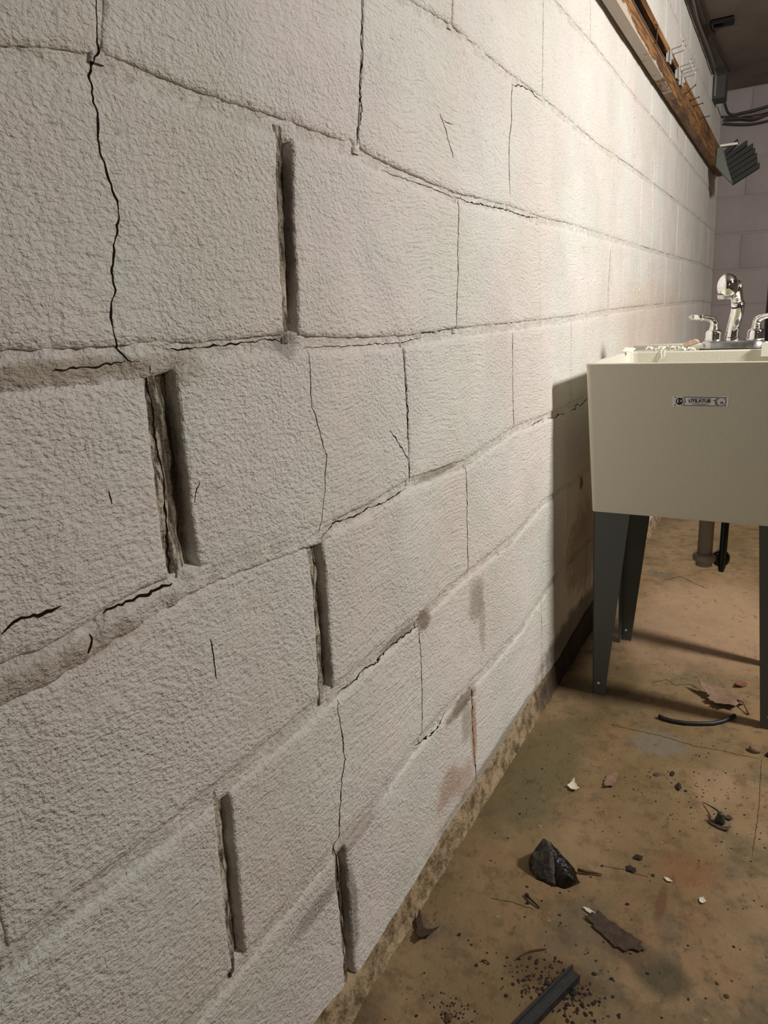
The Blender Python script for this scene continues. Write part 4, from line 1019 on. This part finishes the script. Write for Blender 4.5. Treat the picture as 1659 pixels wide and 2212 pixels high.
bm = bmesh.new(); add_tube(bm, [(.250, 1.499, F + .006), (.262, 1.495, F + .005), (.280, 1.493, F + .0045), (.305, 1.496, F + .0045), (.332, 1.506, F + .0045), (.358, 1.519, F + .0045), (.376, 1.536, F + .005), (.388, 1.554, F + .006), (.397, 1.567, F + .007)], .0046, 10)
thing('rubber_strip', bm, M_RUBBER, 'curved black rubber strip lying on the floor in front of the sink', 'rubber strip')

bar = empty('black_bar', (.252, .786, F), 'flat black weathered strip at the bottom edge, lying on a heap of crumbs', 'strip')
d = Vector((.102, .272, 0)).normalized(); n_ = Vector((d.y, -d.x, 0))
bm = bmesh.new()
a = Vector((.251, .783, F)); b = a - d * .34
add_prism(bm, [b - n_ * .0085 + Vector((0, 0, .006)), a - n_ * .0085 + Vector((0, 0, .006)), a + n_ * .0085 + Vector((0, 0, .006)), b + n_ * .0085 + Vector((0, 0, .006))], (0, 0, .003))
keep(link_mesh('flat_web', bm, M_BAR, None, False), bar)
for s, e in ((-1, .004), (1, -.002)):
    bm = bmesh.new()
    q0, q1 = b + n_ * s * .0075, a + d * e + n_ * s * .0075
    add_prism(bm, [q0 - n_ * .0015, q1 - n_ * .0015, q1 + n_ * .0015, q0 + n_ * .0015], (0, 0, .0115))
    keep(link_mesh('raised_edge', bm, M_BAR, None, False), bar)

def lump1(name, c, size, mat, label, cat, seed, group=None, sub=2, rough=.4):
    bm = bmesh.new(); add_blob(bm, (c[0], c[1], F + size[2] * .45), size, seed, sub, rough, F)
    return thing(name, bm, mat, label, cat, group)
lump1('pebble', (.441, 1.452), (.0115, .010, .008), M_STONE, 'rounded brown pebble on the floor just in front of the sink right leg', 'pebble', 2.0)
lump1('pebble', (.468, 1.446), (.006, .007, .006), M_CRUMB, 'dark pebble at the right edge of the picture', 'pebble', 3.0)
bm = bmesh.new(); add_tube(bm, [(.172, .772, F + .003), (.178, .783, F + .004), (.184, .791, F + .004), (.194, .800, F + .003), (.203, .807, F + .002)], .0011, 6)
thing('twig', bm, M_TWIG, 'thin bent brown twig just above the heap of dark crumbs', 'twig')
bm = bmesh.new(); add_tube(bm, [(.147, .888, F + .004), (.158, .881, F + .004), (.173, .874, F + .002)], [.0022, .0016, .0012], 6); add_blob(bm, (.148, .889, F + .003), (.004, .003, .003), 4.4, 1); add_blob(bm, (.154, .876, F + .002), (.003, .003, .002), 5.4, 1)
thing('twig', bm, M_CRUMB, 'short black forked twig just below the charred lump', 'twig')
bm = bmesh.new(); add_tube(bm, [(.128, .748, F + .002), (.134, .750, F + .003), (.140, .748, F + .002)], .0012, 6)
thing('twig', bm, M_TWIG, 'tiny curved twig left of the heap of dark crumbs', 'twig')

plug = empty('green_plug', (.398, 1.196, F), 'small dark green plastic plug with a thin stem on leaf scraps at the right', 'plug')
bm = bmesh.new(); add_lathe(bm, [(.0075, 0), (.0085, .002), (.0080, .008), (.0060, .011), (.0055, .018), (.0030, .021)], (.398, 1.196, F), 16); keep(link_mesh('plug_body', bm, M_GREEN), plug)
bm = bmesh.new(); add_tube(bm, [(.396, 1.200, F + .018), (.388, 1.215, F + .012), (.376, 1.229, F + .006), (.366, 1.240, F + .002)], [.0016, .0014, .0010, .0006], 6); keep(link_mesh('stem', bm, M_GREEN), plug)
leaf('fallen_leaf', [(.378, 1.196), (.384, 1.184), (.398, 1.176), (.412, 1.178), (.416, 1.188), (.404, 1.186), (.392, 1.188)], M_LEAFD, 'dark narrow leaf scrap under the green plug', .004, 5.5)
leaf('fallen_leaf', [(.403, 1.214), (.410, 1.222), (.418, 1.214), (.412, 1.206)], M_LEAFD, 'small dark leaf scrap behind the green plug', .003, 6.6)

OWN = {(.287, 1.046): 'upper of the two large black dirt clumps right of the charred lump',
       (.282, 1.015): 'lower of the two large black dirt clumps right of the charred lump',
       (.238, 1.003): 'round dark crumb on the crack between the charred lump and the black clumps',
       (.288, .941): 'brown dirt clod above the flat piece of bark',
       (.320, 1.268): 'long dark scrap of dirt between the oval leaf and the green plug'}
# crumbs: the ones large enough to pick out, each a thing of its own
for i, (x, y, w, c) in enumerate(CRUMBS):
    random.seed(i * 17 + 3)
    e = random.uniform(.7, 1.25)
    bm = bmesh.new()
    r = max(.0013, w * (1.5 if w > .0035 else 1.15))
    add_blob(bm, (x, y, F + r * .22), (r * e, r / e, r * random.uniform(.25, .45)), i * 1.37, 1 if r < .004 else 2, .62, F)
    own = [l for (lx, ly), l in OWN.items() if math.hypot(lx - x, ly - y) < .009]
    if own: thing('dirt_crumb', bm, M_CRUMBB if c else M_CRUMB, own[0], 'crumb', None, False)
    elif c: thing('dirt_crumb', bm, M_CRUMBB, 'small brown scrap of bark litter on the floor', 'crumb', 'brown scraps on the floor', False)
    else: thing('dirt_crumb', bm, M_CRUMB, 'small dark crumb of dirt on the floor', 'crumb', 'dark crumbs on the floor', False)
# the uncountable rest
random.seed(12); bm = bmesh.new()
for i in range(520):
    if i < 230: x, y = random.gauss(.235, .030), random.gauss(.748, .020)
    elif i < 300: x, y = random.gauss(.120, .020), random.gauss(.660, .012)
    elif i < 380: x, y = random.gauss(.345, .05), random.gauss(1.24, .06)
    else: x, y = random.uniform(.03, .47), random.uniform(.60, 1.45)
    if x < .03: continue
    r = random.uniform(.0006, .0017) * (1.25 if i < 230 else 1.0)
    g = bmesh.ops.create_icosphere(bm, subdivisions=1, radius=1.0)
    q = Vector((random.uniform(.6, 1.6), random.uniform(.6, 1.6), .5))
    for v in g['verts']: v.co = Vector((x + v.co.x * r * q.x, y + v.co.y * r * q.y, F + max(0, (v.co.z * .5 + .3) * r)))
o = link_mesh('dirt_specks', bm, M_CRUMB, None, False); tag(o, 'fine dark specks of dirt strewn over the brown concrete floor', 'dirt', None, 'stuff')
